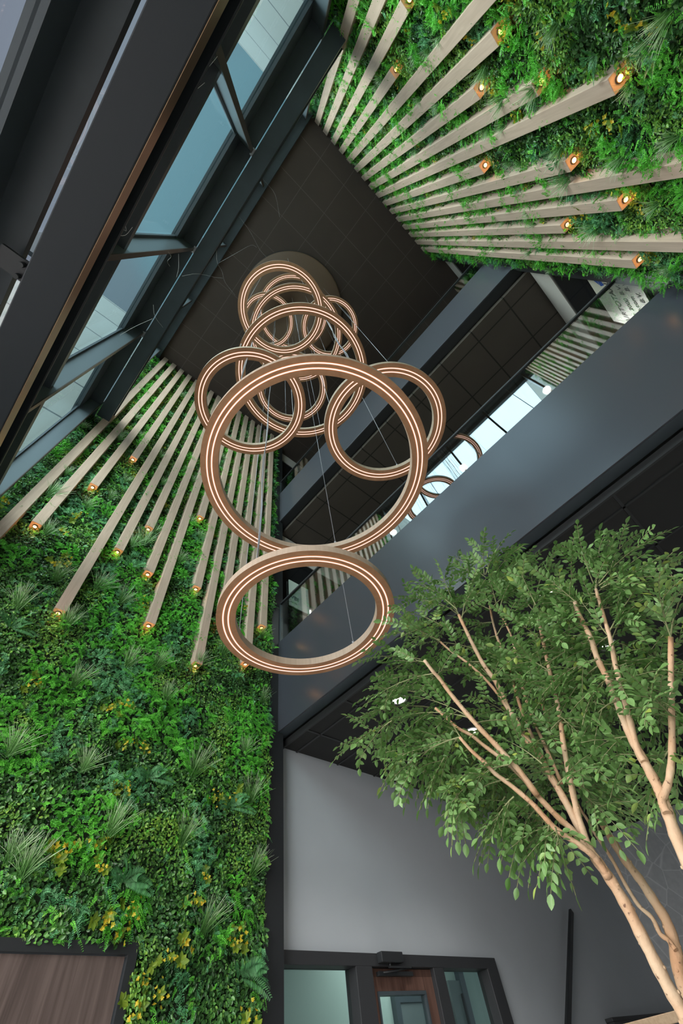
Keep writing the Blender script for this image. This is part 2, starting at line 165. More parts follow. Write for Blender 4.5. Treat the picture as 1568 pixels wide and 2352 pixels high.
M['ceiling'] = tiles('ceiling_tile', (.074, .052, .043), (.12, .095, .083), .665, -.265, -.365, .006)
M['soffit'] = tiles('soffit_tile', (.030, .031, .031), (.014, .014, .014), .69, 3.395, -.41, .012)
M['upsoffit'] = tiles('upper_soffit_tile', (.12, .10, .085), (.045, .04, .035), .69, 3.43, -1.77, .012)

def bark_mat():
    # pale peeling bark with orange patches and small dark scars
    m, nt, b, o = new_mat('pale_bark'); g = nt.nodes.new('ShaderNodeNewGeometry')
    n1 = nt.nodes.new('ShaderNodeTexNoise'); n1.inputs['Scale'].default_value = 9; n1.inputs['Detail'].default_value = 3
    n2 = nt.nodes.new('ShaderNodeTexNoise'); n2.inputs['Scale'].default_value = 75; n2.inputs['Detail'].default_value = 3
    r1 = nt.nodes.new('ShaderNodeValToRGB'); r2 = nt.nodes.new('ShaderNodeValToRGB'); mx = nt.nodes.new('ShaderNodeMixRGB'); bp = nt.nodes.new('ShaderNodeBump')
    for n in (n1, n2): lnk(nt, g.outputs['Position'], n.inputs['Vector'])
    lnk(nt, n1.outputs['Fac'], r1.inputs['Fac']); lnk(nt, n2.outputs['Fac'], r2.inputs['Fac'])
    r1.color_ramp.elements[0].position = .38; r1.color_ramp.elements[0].color = (.54, .40, .265, 1)
    r1.color_ramp.elements[1].position = .66; r1.color_ramp.elements[1].color = (.48, .275, .15, 1)
    r2.color_ramp.elements[0].position = .64; r2.color_ramp.elements[0].color = (0, 0, 0, 1); r2.color_ramp.elements[1].position = .72
    mx.inputs[2].default_value = (.16, .085, .05, 1); lnk(nt, r2.outputs['Color'], mx.inputs[0]); lnk(nt, r1.outputs['Color'], mx.inputs[1])
    lnk(nt, mx.outputs[0], b.inputs['Base Color']); b.inputs['Roughness'].default_value = .75
    bp.inputs['Strength'].default_value = .5; bp.inputs['Distance'].default_value = .006; lnk(nt, n2.outputs['Fac'], bp.inputs['Height']); lnk(nt, bp.outputs['Normal'], b.inputs['Normal'])
    return m
M['bark'] = bark_mat()
def wall_feather():
    # grey wall covering drawn with pale crossing strokes
    m, nt, b, o = new_mat('feather_wall_covering')
    g = nt.nodes.new('ShaderNodeNewGeometry')
    v = nt.nodes.new('ShaderNodeTexVoronoi'); v.feature = 'DISTANCE_TO_EDGE'; v.inputs['Scale'].default_value = 3.1
    lnk(nt, g.outputs['Position'], v.inputs['Vector'])
    r = nt.nodes.new('ShaderNodeValToRGB'); lnk(nt, v.outputs['Distance'], r.inputs['Fac'])
    r.color_ramp.elements[0].color = (.88, .89, .90, 1); r.color_ramp.elements[1].color = (.64, .65, .66, 1); r.color_ramp.elements[1].position = .035
    v2 = nt.nodes.new('ShaderNodeTexVoronoi'); v2.inputs['Scale'].default_value = 3.1; lnk(nt, g.outputs['Position'], v2.inputs['Vector'])
    w = nt.nodes.new('ShaderNodeTexWave'); w.inputs['Scale'].default_value = 9.; w.inputs['Distortion'].default_value = 5.
    ad = nt.nodes.new('ShaderNodeVectorMath'); ad.operation = 'MULTIPLY_ADD'
    lnk(nt, v2.outputs['Color'], ad.inputs[0]); ad.inputs[1].default_value = (9, 9, 9); lnk(nt, g.outputs['Position'], ad.inputs[2])
    lnk(nt, ad.outputs[0], w.inputs['Vector'])
    mx = nt.nodes.new('ShaderNodeMixRGB'); mx.blend_type = 'SCREEN'; mx.inputs[0].default_value = .22
    lnk(nt, r.outputs['Color'], mx.inputs[1]); lnk(nt, w.outputs['Color'], mx.inputs[2]); lnk(nt, mx.outputs[0], b.inputs['Base Color'])
    b.inputs['Roughness'].default_value = .75; return m
M['feather'] = wall_feather()
def cladding_seams():
    m, nt, b, o = new_mat('outside_cladding_panels')
    g = nt.nodes.new('ShaderNodeNewGeometry'); sp = nt.nodes.new('ShaderNodeSeparateXYZ'); lnk(nt, g.outputs['Position'], sp.inputs[0])
    a = nt.nodes.new('ShaderNodeMath'); a.operation = 'SUBTRACT'; a.inputs[1].default_value = 10.52; lnk(nt, sp.outputs[2], a.inputs[0])
    d = nt.nodes.new('ShaderNodeMath'); d.operation = 'DIVIDE'; d.inputs[1].default_value = 1.25; lnk(nt, a.outputs[0], d.inputs[0])
    p = nt.nodes.new('ShaderNodeMath'); p.operation = 'PINGPONG'; p.inputs[1].default_value = .5; lnk(nt, d.outputs[0], p.inputs[0])
    l = nt.nodes.new('ShaderNodeMath'); l.operation = 'LESS_THAN'; l.inputs[1].default_value = .016; lnk(nt, p.outputs[0], l.inputs[0])
    mc = nt.nodes.new('ShaderNodeMixRGB'); mc.inputs[1].default_value = (.17, .195, .185, 1); mc.inputs[2].default_value = (.02, .03, .035, 1)
    lnk(nt, l.outputs[0], mc.inputs[0]); lnk(nt, mc.outputs[0], b.inputs['Base Color']); b.inputs['Roughness'].default_value = .6
    return m
M['seams'] = cladding_seams()

M['ivy'] = leaf_mat('ivy_leaf', [(0, (0.037, 0.108, 0.037)), (.45, (0.084, 0.242, 0.065)), (.8, (0.142, 0.396, 0.077)), (1, (0.285, 0.611, 0.102))], .35, .2, .6)
M['fluff'] = leaf_mat('fine_fern_leaf', [(0, (0.058, 0.298, 0.026)), (.5, (0.124, 0.564, 0.045)), (1, (0.233, 0.814, 0.089))], .5, .3)
M['box'] = leaf_mat('boxwood_leaf', [(0, (0.078, 0.202, 0.047)), (.5, (0.188, 0.455, 0.079)), (1, (0.407, 0.673, 0.096))], .4, .25, .6)
M['blue'] = leaf_mat('blue_green_leaf', [(0, (0.049, 0.209, 0.083)), (.5, (0.113, 0.418, 0.165)), (1, (0.291, 0.696, 0.331))], .45, .25)
M['yellow'] = leaf_mat('yellow_green_leaf', [(0, (.14, .27, .03)), (.45, (.33, .46, .045)), (.7, (.66, .60, .05)), (1, (.82, .56, .04))], .45, .3)
M['grass'] = leaf_mat('pale_grass_blade', [(0, (.04, .17, .02)), (.4, (.16, .38, .10)), (.75, (.46, .66, .36)), (1, (.80, .90, .72))], .5, .25)
M['frond'] = leaf_mat('fern_frond', [(0, (0.065, 0.209, 0.083)), (1, (0.162, 0.470, 0.182))], .45, .25)
M['tree'] = leaf_mat('tree_leaflet', [(0, (.085, .20, .045)), (.4, (.15, .30, .085)), (.75, (.23, .41, .145)), (1, (.38, .50, .10))], .42, .25, .55)

# ---------------------------------------------------------------- mesh helpers
class MB:
    def __init__(s): s.v = []; s.f = []; s.m = []; s.sm = []
    def add(s, vs, fs, mi=0, smooth=False):
        n = len(s.v); s.v += [tuple(v) for v in vs]
        for f in fs: s.f.append(tuple(i+n for i in f)); s.m.append(mi); s.sm.append(smooth)
    def box(s, x0, x1, y0, y1, z0, z1, mi=0):
        v = [(x, y, z) for x in (x0, x1) for y in (y0, y1) for z in (z0, z1)]
        s.add(v, [(0, 1, 3, 2), (4, 6, 7, 5), (0, 4, 5, 1), (2, 3, 7, 6), (0, 2, 6, 4), (1, 5, 7, 3)], mi); return s
    def prism(s, prof, y0, y1, mi=0):
        # closed profile in x,z swept along y
        n = len(prof); v = [(x, y0, z) for x, z in prof]+[(x, y1, z) for x, z in prof]
        f = [(i, (i+1) % n, n+(i+1) % n, n+i) for i in range(n)]+[tuple(range(n))[::-1], tuple(range(n, 2*n))]
        s.add(v, f, mi); return s
    def tube(s, pts, rad, k=8, mi=0, caps=True):
        pts = [Vector(p) for p in pts]; n = len(pts)
        rad = rad if hasattr(rad, '__len__') else [rad]*n
        vs = []; ref = None
        for i, p in enumerate(pts):
            t = (pts[min(i+1, n-1)]-pts[max(i-1, 0)]).normalized()
            if ref is None: ref = t.orthogonal().normalized()
            u = (ref-t*ref.dot(t)).normalized(); w = t.cross(u); ref = u
            for j in range(k):
                a = 2*PI*j/k; vs.append(p+(u*math.cos(a)+w*math.sin(a))*rad[i])
        fs = [(i*k+j, i*k+(j+1) % k, (i+1)*k+(j+1) % k, (i+1)*k+j) for i in range(n-1) for j in range(k)]
        s.add(vs, fs, mi, True)
        if caps: s.add(vs[:k], [tuple(range(k))[::-1]], mi); s.add(vs[-k:], [tuple(range(k))], mi)
        return s
    def disc(s, c, r, z0, z1, k=24, mi=0):
        v = [(c[0]+r*math.cos(2*PI*i/k), c[1]+r*math.sin(2*PI*i/k), z) for z in (z0, z1) for i in range(k)]
        s.add(v, [(i, (i+1) % k, k+(i+1) % k, k+i) for i in range(k)], mi, True)
        s.add(v[:k], [tuple(range(k))[::-1]], mi); s.add(v[k:], [tuple(range(k))], mi); return s
    def lathe(s, prof, k=96, c=(0, 0), mi=0, mis=None, smooth=True):
        # closed r,z profile turned about the z axis
        n = len(prof); v = [(c[0]+r*math.cos(2*PI*i/k), c[1]+r*math.sin(2*PI*i/k), z) for i in range(k) for r, z in prof]
        for j in range(n):
            fs = [(i*n+j, ((i+1) % k)*n+j, ((i+1) % k)*n+(j+1) % n, i*n+(j+1) % n) for i in range(k)]
            s.add(v, fs, mis[j] if mis else mi, smooth)
        return s
    def build(s, name, mats, parent=None, loc=None):
        me = bpy.data.meshes.new(name)
        o3 = Vector(loc) if loc is not None else (parent_loc(parent) if parent else Vector((0, 0, 0)))
        me.from_pydata([tuple(Vector(v)-o3) for v in s.v], [], s.f); me.update()
        for m in (mats if isinstance(mats, (list, tuple)) else [mats]): me.materials.append(m)
        me.polygons.foreach_set('material_index', s.m); me.polygons.foreach_set('use_smooth', s.sm)
        bm = bmesh.new(); bm.from_mesh(me); bmesh.ops.remove_doubles(bm, verts=bm.verts, dist=1e-6)
        bmesh.ops.recalc_face_normals(bm, faces=bm.faces); bm.to_mesh(me); bm.free()
        return link(name, me, parent, o3 if loc is not None else None)
def parent_loc(p):
    v = Vector((0, 0, 0))
    while p is not None: v += p.location; p = p.parent
    return v
def link(name, data, parent=None, loc=None):
    o = bpy.data.objects.new(name, data); COL.objects.link(o)
    if parent: o.parent = parent
    elif loc is not None: o.location = loc
    return o
def tag(o, label=None, cat=None, group=None, kind=None):
    for k, v in (('label', label), ('category', cat), ('group', group), ('kind', kind)):
        if v: o[k] = v
    return o
def thing(name, loc, label, cat, group=None):
    o = bpy.data.objects.new(name, None); COL.objects.link(o); o.location = loc; o.empty_display_size = .05
    return tag(o, label, cat, group, 'thing')
def struct(o, label, cat): return tag(o, label, cat, None, 'structure')
def box_obj(name, mat, x0, x1, y0, y1, z0, z1, parent=None): return MB().box(x0, x1, y0, y1, z0, z1).build(name, mat, parent)
def bevel(o, w=.004, n=2):
    md = o.modifiers.new('edge', 'BEVEL'); md.width = w; md.segments = n; md.limit_method = 'ANGLE'; return o

# ---------------------------------------------------------------- dimensions (metres; x to the balconies, y to the door wall, z up)
CEIL = 12.7; XG = -1.04; YA = 4.12; YB = -2.24

# room shell
struct(box_obj('floor', M['floor'], -1.1, 11.2, -2.4, 6.6, -.12, 0), 'pale tiled floor of the entrance hall', 'floor')
struct(box_obj('ceiling', M['ceiling'], -1.1, 11.3, -2.4, 4.4, CEIL, CEIL+.15), 'dark brown tiled ceiling high above the atrium', 'ceiling')
w = MB().box(-1.1, 2.87, YA+.03, YA+.2, 2.33, CEIL).box(1.76, 2.87, YA+.03, YA+.2, 0, 2.33).box(-1.1, .55, YA+.03, YA+.2, 0, 2.33)
struct(w.build('wall_left', M['concrete']), 'backing wall behind the planting over the dark wood door', 'wall')
struct(box_obj('wall_right', M['concrete'], -1.1, 2.87, YB-.2, YB-.03, 0, CEIL), 'backing wall behind the planting facing the door wall', 'wall')
w = MB().box(6.33, 11.2, 4.2, 4.4, 0, 4.12).box(3.06, 6.33, 4.2, 4.4, 2.33, 4.12)
struct(w.build('wall_front', M['plaster']), 'smooth grey plaster wall under the balcony with a glazed door', 'wall')
w = MB().box(11.2, 11.4, -2.4, 4.4, 0, 4.1)
struct(w.build('wall_back', M['feather']), 'grey wall covered with pale crossing strokes behind the trees', 'wall')
struct(box_obj('corner_light_strip', M['cladding'], 11.14, 11.2, 4.10, 4.2, 1.2, 2.25), 'pale blue strip standing in for window light in the corner of the stroke-patterned wall', 'trim')  # light from a window slit, imitated by a pale box
struct(box_obj('wall_side', M['plaster'], 2.87, 11.2, -2.44, -2.3, 0, 4.1), 'grey plaster wall under the balcony facing the glazed door', 'wall')
w = MB().box(3.08, 11.2, 4.25, 4.4, 4.12, CEIL, 0).box(3.08, 11.2, 4.235, 4.25, 8.02, 8.58, 1).box(3.08, 11.2, 4.235, 4.25, 12.22, CEIL, 1)
struct(w.build('wall_upper', [M['darkglass'], M['whiteband']]), 'dark glass end wall of the balconies with white bands over the door side', 'wall')
w = MB().box(3.08, 11.2, -2.44, -2.29, 4.1, CEIL, 0).box(3.08, 11.2, -2.29, -2.275, 8.02, 8.58, 1).box(3.08, 11.2, -2.29, -2.275, 12.22, CEIL, 1)
struct(w.build('wall_upper', [M['darkglass'], M['whiteband']]), 'dark glass end wall of the balconies with white bands away from the door', 'wall')
struct(box_obj('wall_rear', M['concrete'], 11.2, 11.4, -2.4, 4.4, 4.1, CEIL), 'dark rear wall deep behind the balconies', 'wall')
struct(box_obj('trim_2', M['black'], 2.87, 3.08, 4.06, 4.3, 0, CEIL), 'black corner channel between planting and grey wall', 'trim')
struct(box_obj('trim_3', M['trimd'], 2.87, 3.08, -2.36, -2.18, 0, CEIL), 'dark corner channel at the far end of the balconies', 'trim')
struct(box_obj('ground', M['floor'], -14, -1.1, -10, 12, -.3, -.2), 'pale paving outside the window wall', 'ground')
struct(box_obj('wall_wing', M['seams'], -3.6, -1.12, 4.1, 4.5, -.2, 14.35), 'outside cladding wing seen through the panes on the door side', 'wall')
struct(box_obj('wall_wing', M['seams'], -3.6, -1.12, -2.6, -2.2, -.2, 14.35), 'outside cladding wing seen through the panes away from the door', 'wall')
struct(box_obj('trim_4', M['steel'], -.98, -.80, -2.24, 4.12, 12.56, CEIL), 'dark steel transom along the top of the windows', 'trim')

# room behind the glazed door
w = MB().box(3.0, 12.2, 6.4, 6.55, 0, 3.2).box(3.0, 3.05, 4.4, 6.4, 0, 3.2).box(12.15, 12.2, 4.4, 6.4, 0, 3.2).box(3.0, 12.2, 4.4, 6.55, 3.2, 3.3)
struct(w.build('wall_inner', M['paleroom']), 'pale green wall of the room behind the glazed door', 'wall')
t = thing('door_3', (8.1, 6.36, 0), 'grey panel door in the room behind the glazed entrance', 'door'); t['kind'] = 'structure'
box_obj('leaf', M['greydoor'], 6.9, 7.9, 6.33, 6.38, 0, 2.33, t)
MB().box(6.8, 6.9, 6.31, 6.4, 0, 2.45).box(7.9, 8.0, 6.31, 6.4, 0, 2.45).box(6.9, 7.9, 6.31, 6.4, 2.33, 2.45).build('frame', M['frame'], t)
t = thing('door_4', (8.4, 6.36, 0), 'grey side door with a black pull seen through the narrow end pane', 'door'); t['kind'] = 'structure'
box_obj('leaf', M['greydoor'], 8.15, 8.45, 6.33, 6.38, 0, 2.55, t); box_obj('frame', M['frame'], 8.45, 8.58, 6.31, 6.4, 0, 2.66, t)
box_obj('handle', M['black'], 8.40, 8.43, 6.29, 6.33, 2.05, 2.4, t)

# ---------------------------------------------------------------- glazed entrance in the grey wall
t = thing('door_1', (4.67, 4.2, 0), 'glazed entrance with a brown wood door leaf in a charcoal frame', 'door'); t['kind'] = 'structure'
f = MB().box(3.06, 6.33, 4.14, 4.3, 2.245, 2.335).box(3.06, 3.125, 4.14, 4.3, 0, 2.245).box(3.99, 4.205, 4.14, 4.3, 0, 2.245)
f.box(5.13, 5.30, 4.14, 4.3, 0, 2.245).box(6.12, 6.33, 4.14, 4.3, 0, 2.245); bevel(f.build('frame', M['trimd'], t))
box_obj('side_pane', M['door_pane'], 3.125, 3.99, 4.25, 4.262, 0, 2.245, t)
box_obj('side_pane', M['door_pane'], 5.30, 6.12, 4.25, 4.262, 0, 2.245, t)
lf = MB().box(4.205, 4.28, 4.19, 4.24, 0, 2.24).box(4.985, 5.13, 4.19, 4.24, 0, 2.24).box(4.28, 4.985, 4.19, 4.24, 2.09, 2.24).box(4.28, 4.985, 4.19, 4.24, 0, .3)
lf = bevel(lf.build('leaf', M['doorwood'], t), .003)
MB().box(4.28, 4.30, 4.18, 4.245, .3, 2.09).box(4.965, 4.985, 4.18, 4.245, .3, 2.09).box(4.30, 4.965, 4.18, 4.245, 2.065, 2.09).build('glazing_bead', M['frame'], t)
box_obj('pane', M['door_pane'], 4.30, 4.965, 4.21, 4.222, .3, 2.065, t)
t = thing('door_closer', (4.45, 4.13, 2.3), 'black door closer box with its folded arm above the wood door leaf', 'door closer')
bevel(box_obj('body', M['black'], 4.29, 4.60, 4.07, 4.14, 2.262, 2.338, t), .006)
MB().tube([(4.42, 4.10, 2.262), (4.42, 4.10, 2.235)], .012).box(4.40, 4.72, 4.09, 4.11, 2.228, 2.24).tube([(4.72, 4.10, 2.232), (4.36, 4.15, 2.205)], .008).build('arm', M['black'], t)
box_obj('slide_rail', M['black'], 4.30, 4.80, 4.15, 4.19, 2.185, 2.215, t)

# dark wood door in the plant wall
t = thing('door_2', (1.1, 4.05, 0), 'dark vertical grained wood door set low in the plant wall', 'door'); t['kind'] = 'structure'
box_obj('leaf', M['darkwood'], .62, 1.69, 4.03, 4.09, 0, 2.245, t)
MB().box(.55, 1.765, 4.005, 4.12, 2.25, 2.31).box(1.70, 1.765, 4.005, 4.12, 0, 2.25).box(.55, .61, 4.005, 4.12, 0, 2.25).build('frame', M['black'], t)

# ---------------------------------------------------------------- window wall and steel beams
FIN_Y = (-1.93, -.51, .89, 2.33, 3.77)
t = thing('window_1', (XG, .95, 0), 'clear lower window with the open sky behind, beside the camera', 'window'); t['kind'] = 'structure'
MB().box(-1.09, -1.03, YB, YA, 3.71, 3.89).box(-1.09, -1.0, YB, YA, 0, .12).build('frame', M['frame'], t)
MB().prism([(-.886, 3.885), (-.886, 3.935), (-1.04, 3.97), (-1.04, 3.885)], YB, YA).build('transom', M['steel'], t)
box_obj('pane', M['sky_pane'], -1.066, -1.054, YB, YA, .12, 3.71, t)
t = thing('window_2', (XG, .95, 5.5), 'teal tinted window row between the two steel beams', 'window'); t['kind'] = 'structure'
MB().box(-1.09, -1.02, YB, YA, 7.95, 8.42).build('head_frame', M['frame'], t)
MB().prism([(-.90, 5.47), (-.90, 5.55), (-1.09, 5.55), (-1.09, 5.44), (-1.03, 5.44)], YB, YA).build('sill', M['steel'], t)
MB().prism([(-.845, 8.41), (-.845, 8.47), (-1.09, 8.50), (-1.09, 8.41)], YB, YA).build('transom', M['steel'], t)
box_obj('spandrel_panel', M['steel'], -1.09, -1.05, YB, YA, 4.75, 5.44, t)
box_obj('pane', M['teal_pane'], -1.066, -1.054, YB, YA, 5.55, 7.95, t)
box_obj('pane', M['sky_pane'], -1.066, -1.054, YB, YA, 3.97, 4.75, t)
for y in FIN_Y:
    fb = MB().box(-1.05, -.85, y-.012, y+.012, 4.05, 8.41, 0).box(-.855, -.846, y-.026, y+.026, 4.05, 8.41, 1).box(-1.052, -1.03, y-.04, y+.04, 5.55, 7.95, 2)
    fb.build('mullion', [M['fin'], M['finedge'], M['frame']], t)
t = thing('window_3', (XG, .95, 8.6), 'topmost window row hidden above the upper steel beam', 'window'); t['kind'] = 'structure'
box_obj('pane', M['teal_pane'], -1.066, -1.054, YB, YA, 8.5, 12.56, t)
box_obj('head_frame', M['frame'], -1.09, -1.0, YB, YA, 12.4, CEIL, t)
for y in FIN_Y:
    MB().box(-1.05, -.85, y-.012, y+.012, 8.52, 12.5, 0).box(-.855, -.846, y-.026, y+.026, 8.52, 12.5, 1).build('mullion', [M['fin'], M['finedge']], t)

def ibeam(x0, x1, z, fl, h, y0, y1):
    c = (x0+x1)/2
    return [(x1, z), (x1, z+fl), (c+.012, z+fl), (c+.012, z+h-.02), (x1, z+h-.02), (x1, z+h), (x0, z+h), (x0, z+h-.02), (c-.012, z+h-.02), (c-.012, z+fl), (x0, z+fl), (x0, z)]
t = thing('steel_beam', (-.72, .95, 3.74), 'lower dark steel beam with ring-light glow coloured on its inner edge along the window wall', 'beam')
b = MB().prism(ibeam(-.806, -.62, 3.74, .112, .30, 0, 0), -2.06, 3.93)
bevel(b.build('beam_body', M['bronze'], t), .006)
box_obj('edge_glow_plate', M['edge_glow'], -.620, -.6175, -2.05, 3.92, 3.745, 3.848, t)  # added plate; its bronze colour stands in for reflected ring-light glow
for y in FIN_Y[1:4]:
    MB().box(-.93, -.80, y-.05, y+.05, 3.78, 3.80).tube([(-.83, y-.03, 3.775), (-.83, y-.03, 3.745)], .012).tube([(-.83, y+.03, 3.775), (-.83, y+.03, 3.745)], .012).build('bracket', M['black'], t)
t = thing('steel_beam', (-.72, .95, 8.36), 'upper dark steel beam ending at the slats just under the top windows', 'beam')
b = MB().prism(ibeam(-.82, -.62, 8.36, .06, .30, 0, 0), -2.06, 3.93)
bevel(b.build('beam_body', M['steel'], t), .004)
for y in FIN_Y[1:4]:
    MB().box(-.86, -.80, y-.045, y+.045, 8.375, 8.395).tube([(-.835, y-.03, 8.40), (-.835, y-.03, 8.345)], .012).tube([(-.835, y+.03, 8.40), (-.835, y+.03, 8.345)], .012).build('bracket', M['steelwire'], t)

# ---------------------------------------------------------------- balconies
def tbars(m, x0, x1, y0, y1, ox, oy, z):
    x = ox
    while x < x1: m.box(x-.012, x+.012, y0, y1, z-.012, z+.004); x += .69
    y = oy
    while y > y0: y -= .69
    y += .69
    while y < y1: m.box(x0, x1, y-.012, y+.012, z-.012, z+.004); y += .69
    return m
t = thing('balcony', (3.0, .95, 4.18), 'lower balcony with a wide satin grey front and dark tiled underside', 'balcony'); t['kind'] = 'structure'
bevel(box_obj('fascia', M['fascia'], 3.0, 3.02, -2.3, 4.25, 4.18, 5.53, t), .003)
box_obj('edge_trim', M['frame'], 3.02, 3.155, -2.3, 4.2, 4.18, 4.2, t)
MB().box(3.17, 11.2, -2.3, 4.2, 4.10, 4.16).build('soffit', M['soffit'], t)
tbars(MB(), 3.17, 7.6, -2.3, 4.2, 3.395, -.41, 4.10).box(3.165, 3.19, -2.3, 4.2, 4.085, 4.16).build('tile_grid', M['tbar'], t)
box_obj('deck', M['concrete'], 3.02, 11.2, -2.3, 4.25, 4.25, 5.45, t)
t = thing('balcony', (3.0, .95, 8.73), 'upper balcony with a narrow looking grey front below the ceiling', 'balcony'); t['kind'] = 'structure'
bevel(box_obj('fascia', M['upfascia'], 3.0, 3.02, -2.3, 4.25, 8.73, 9.88, t), .003)
box_obj('edge_trim', M['trimd'], 3.02, 3.19, -2.3, 4.25, 8.73, 8.75, t)
MB().box(3.2, 11.2, -2.3, 4.25, 8.63, 8.72).build('soffit', M['upsoffit'], t)
box_obj('deck', M['concrete'], 3.02, 11.2, -2.3, 4.25, 8.80, 9.80, t)
def balustrade(z0, z1, label, joints):
    t = thing('glass_balustrade', (3.04, .95, z0), label, 'balustrade')
    ys = [-2.25]+joints+[4.045]
    for a, b_ in zip(ys, ys[1:]): box_obj('glass_panel', M['rail_pane'], 3.03, 3.042, a+.004, b_-.004, z0, z1, t)
    bevel(box_obj('handrail', M['trimd'], 3.012, 3.062, -2.25, 4.06, z1, z1+.03, t), .004)
    box_obj('end_post', M['frame'], 3.015, 3.055, 4.045, 4.06, z0-.02, z1, t)
balustrade(5.50, 6.31, 'mirror-like glass balustrade of the lower balcony reflecting windows and slats', [-.6, 1.5])
balustrade(9.86, 10.45, 'dark glass balustrade of the upper balcony under the ceiling', [.30])

# round downlights
def downlight(x, y, z, label, group):
    t = thing('downlight', (x, y, z), label, 'downlight', group)
    MB().lathe([(.075, z+.02), (.075, z-.004), (.098, z-.006), (.10, z+.02)], 32, (x, y)).build('trim_ring', M['housing'], t)
    MB().disc((x, y), .074, z-.003, z+.012, 28).build('lamp_disc', M['down'], t)
    l = bpy.data.lights.new('downlight_beam', 'SPOT'); l.energy = LOWP if z < 5 else UPP; l.spot_size = 1.9; l.spot_blend = .7; l.color = (1, .94, .88); l.shadow_soft_size = .07
    o = link('beam', l, t); o.location = (0, 0, -.03)
LOWP, UPP = 48., 60.
for x, y, d in ((3.74, 2.70, 'lower soffit downlight nearest the glazed door and the window side'), (5.14, 2.69, 'lower soffit downlight deeper in, glimpsed behind the branching tree stems'),
                (3.74, .63, 'lower soffit downlight half hidden by top leaves of the branching tree'), (5.14, .64, 'lower soffit downlight behind the stems of the forked tree')):
    downlight(x, y, 4.10, 'round white '+d, 'downlights in the lower soffit')
for y, d in ((2.73, 'nearest the door end'), (.67, 'in the middle between two others'), (-1.41, 'farther from the door than the others')):
    downlight(5.15, y, 8.63, 'round white upper soffit downlight seen through the balustrade, '+d, 'downlights in the upper soffit')

# frosted signs on the glass end walls
FONT = None
def text_obj(name, s, size, mat, parent, loc, rot, bold=.0):
    c = bpy.data.curves.new(name, 'FONT'); c.body = s; c.size = size; c.extrude = .0015; c.offset = bold
    c.materials.append(mat); tmp = bpy.data.objects.new(name, c); COL.objects.link(tmp)
    bpy.context.view_layer.update(); me = bpy.data.meshes.new_from_object(tmp.evaluated_get(bpy.context.evaluated_depsgraph_get()))
    bpy.data.objects.remove(tmp); o = link(name, me, parent)
    o.location = Vector(loc)-parent_loc(parent); o.rotation_euler = rot; return o
RB = (PI/2, 0, PI); RA = (PI/2, 0, 0)
t = thing('wall_sign', (3.55, -2.26, 6.1), 'cream company sign with four black lines and a blue bird mark', 'sign')
bevel(box_obj('panel', M['cream'], 3.10, 3.95, -2.285, -2.262, 6.10, 7.06, t), .003)
for s_, sz, x_, z_ in (('AIRTOTAAL', .135, 3.90, 6.66), ('us', .105, 3.78, 6.47), ('2000', .105, 3.64, 6.47), ('B.V.', .105, 3.38, 6.47), ('shopp.com', .105, 3.84, 6.33), ('N', .105, 3.92, 6.18), ('B.V.', .105, 3.30, 6.33), ('B.V.', .105, 3.46, 6.18)):
    text_obj('lettering', s_, sz, M['ink'], t, (x_, -2.2605, z_), RB)
mk = MB(); mk.add([(3.28, -2.2605, 6.84), (3.19, -2.2605, 6.93), (3.15, -2.2605, 6.86), (3.18, -2.2605, 6.78), (3.25, -2.2605, 6.76)], [(0, 1, 2, 3, 4)])
mk.add([(3.28, -2.259, 6.85), (3.20, -2.259, 6.853), (3.20, -2.259, 6.847), (3.28, -2.259, 6.844)], [(0, 1, 2, 3)], 1); mk.build('bird_mark', [M['blueink'], M['cream']], t)
t = thing('wall_sign', (3.57, 4.24, 6.62), 'mint frosted sign with dark letters above the doorway end', 'sign')
bevel(box_obj('panel', M['mint'], 3.345, 3.81, 4.215, 4.234, 6.615, 7.275, t), .003)
text_obj('lettering', 'VBI', .13, M['navyink'], t, (3.375, 4.213, 6.80), RA, .003)
text_obj('lettering', 'AS-IN', .055, M['fin'], t, (3.375, 4.213, 6.70), RA)

# slotted grille in the lower soffit
t = thing('air_grille', (4.55, -.80, 4.09), 'dark slotted air grille in the soffit above the forked tree', 'grille')
MB().box(4.38, 4.72, -1.00, -.99, 4.07, 4.10).box(4.38, 4.72, -.66, -.65, 4.07, 4.10).box(4.38, 4.39, -.99, -.66, 4.07, 4.10).box(4.71, 4.72, -.99, -.66, 4.07, 4.10).build('frame', M['tbar'], t)
g = MB()
for i in range(7): g.box(4.405+i*.045, 4.425+i*.045, -.99, -.66, 4.075, 4.09)
g.build('slats', M['greydoor'], t)

# sloping handrail, cabinet and capped screen at the foot of the grey wall
t = thing('stair_handrail', (8.1, 4.1, 2.3), 'black sloping handrail on brackets along the grey wall', 'handrail')
d = Vector((8.79-7.3, 0, 2.88-1.69)); p0 = Vector((6.6, 4.1, 1.69-.7*d.z/d.x)); p1 = Vector((8.79, 4.1, 2.88)); n = Vector((-d.z, 0, d.x)).normalized()*.034
v = [p+s*n+Vector((0, e, 0)) for p in (p0, p1) for s in (-1, 1) for e in (-.022, .022)]
m = MB(); m.add(v, [(0, 1, 3, 2), (4, 6, 7, 5), (0, 4, 5, 1), (2, 3, 7, 6), (0, 2, 6, 4), (1, 5, 7, 3)]); bevel(m.build('rail', M['black'], t), .006)
for k in (.25, .62, .93):
    p = p0.lerp(p1, k); MB().tube([p+Vector((.01, 0, -.03)), p+Vector((.02, .03, -.07)), p+Vector((.02, .1, -.07))], .009).build('bracket', M['black'], t)
t = thing('wall_cabinet', (9.8, 4.13, 0), 'shallow dark green-black cabinet front against the grey wall behind the screen', 'cabinet')
bevel(box_obj('body', M['black'], 8.60, 11.1, 4.085, 4.19, 0, 1.77, t), .004); bevel(box_obj('top_panel', M['trimd'], 8.59, 11.12, 4.08, 4.19, 1.77, 1.805, t), .004)
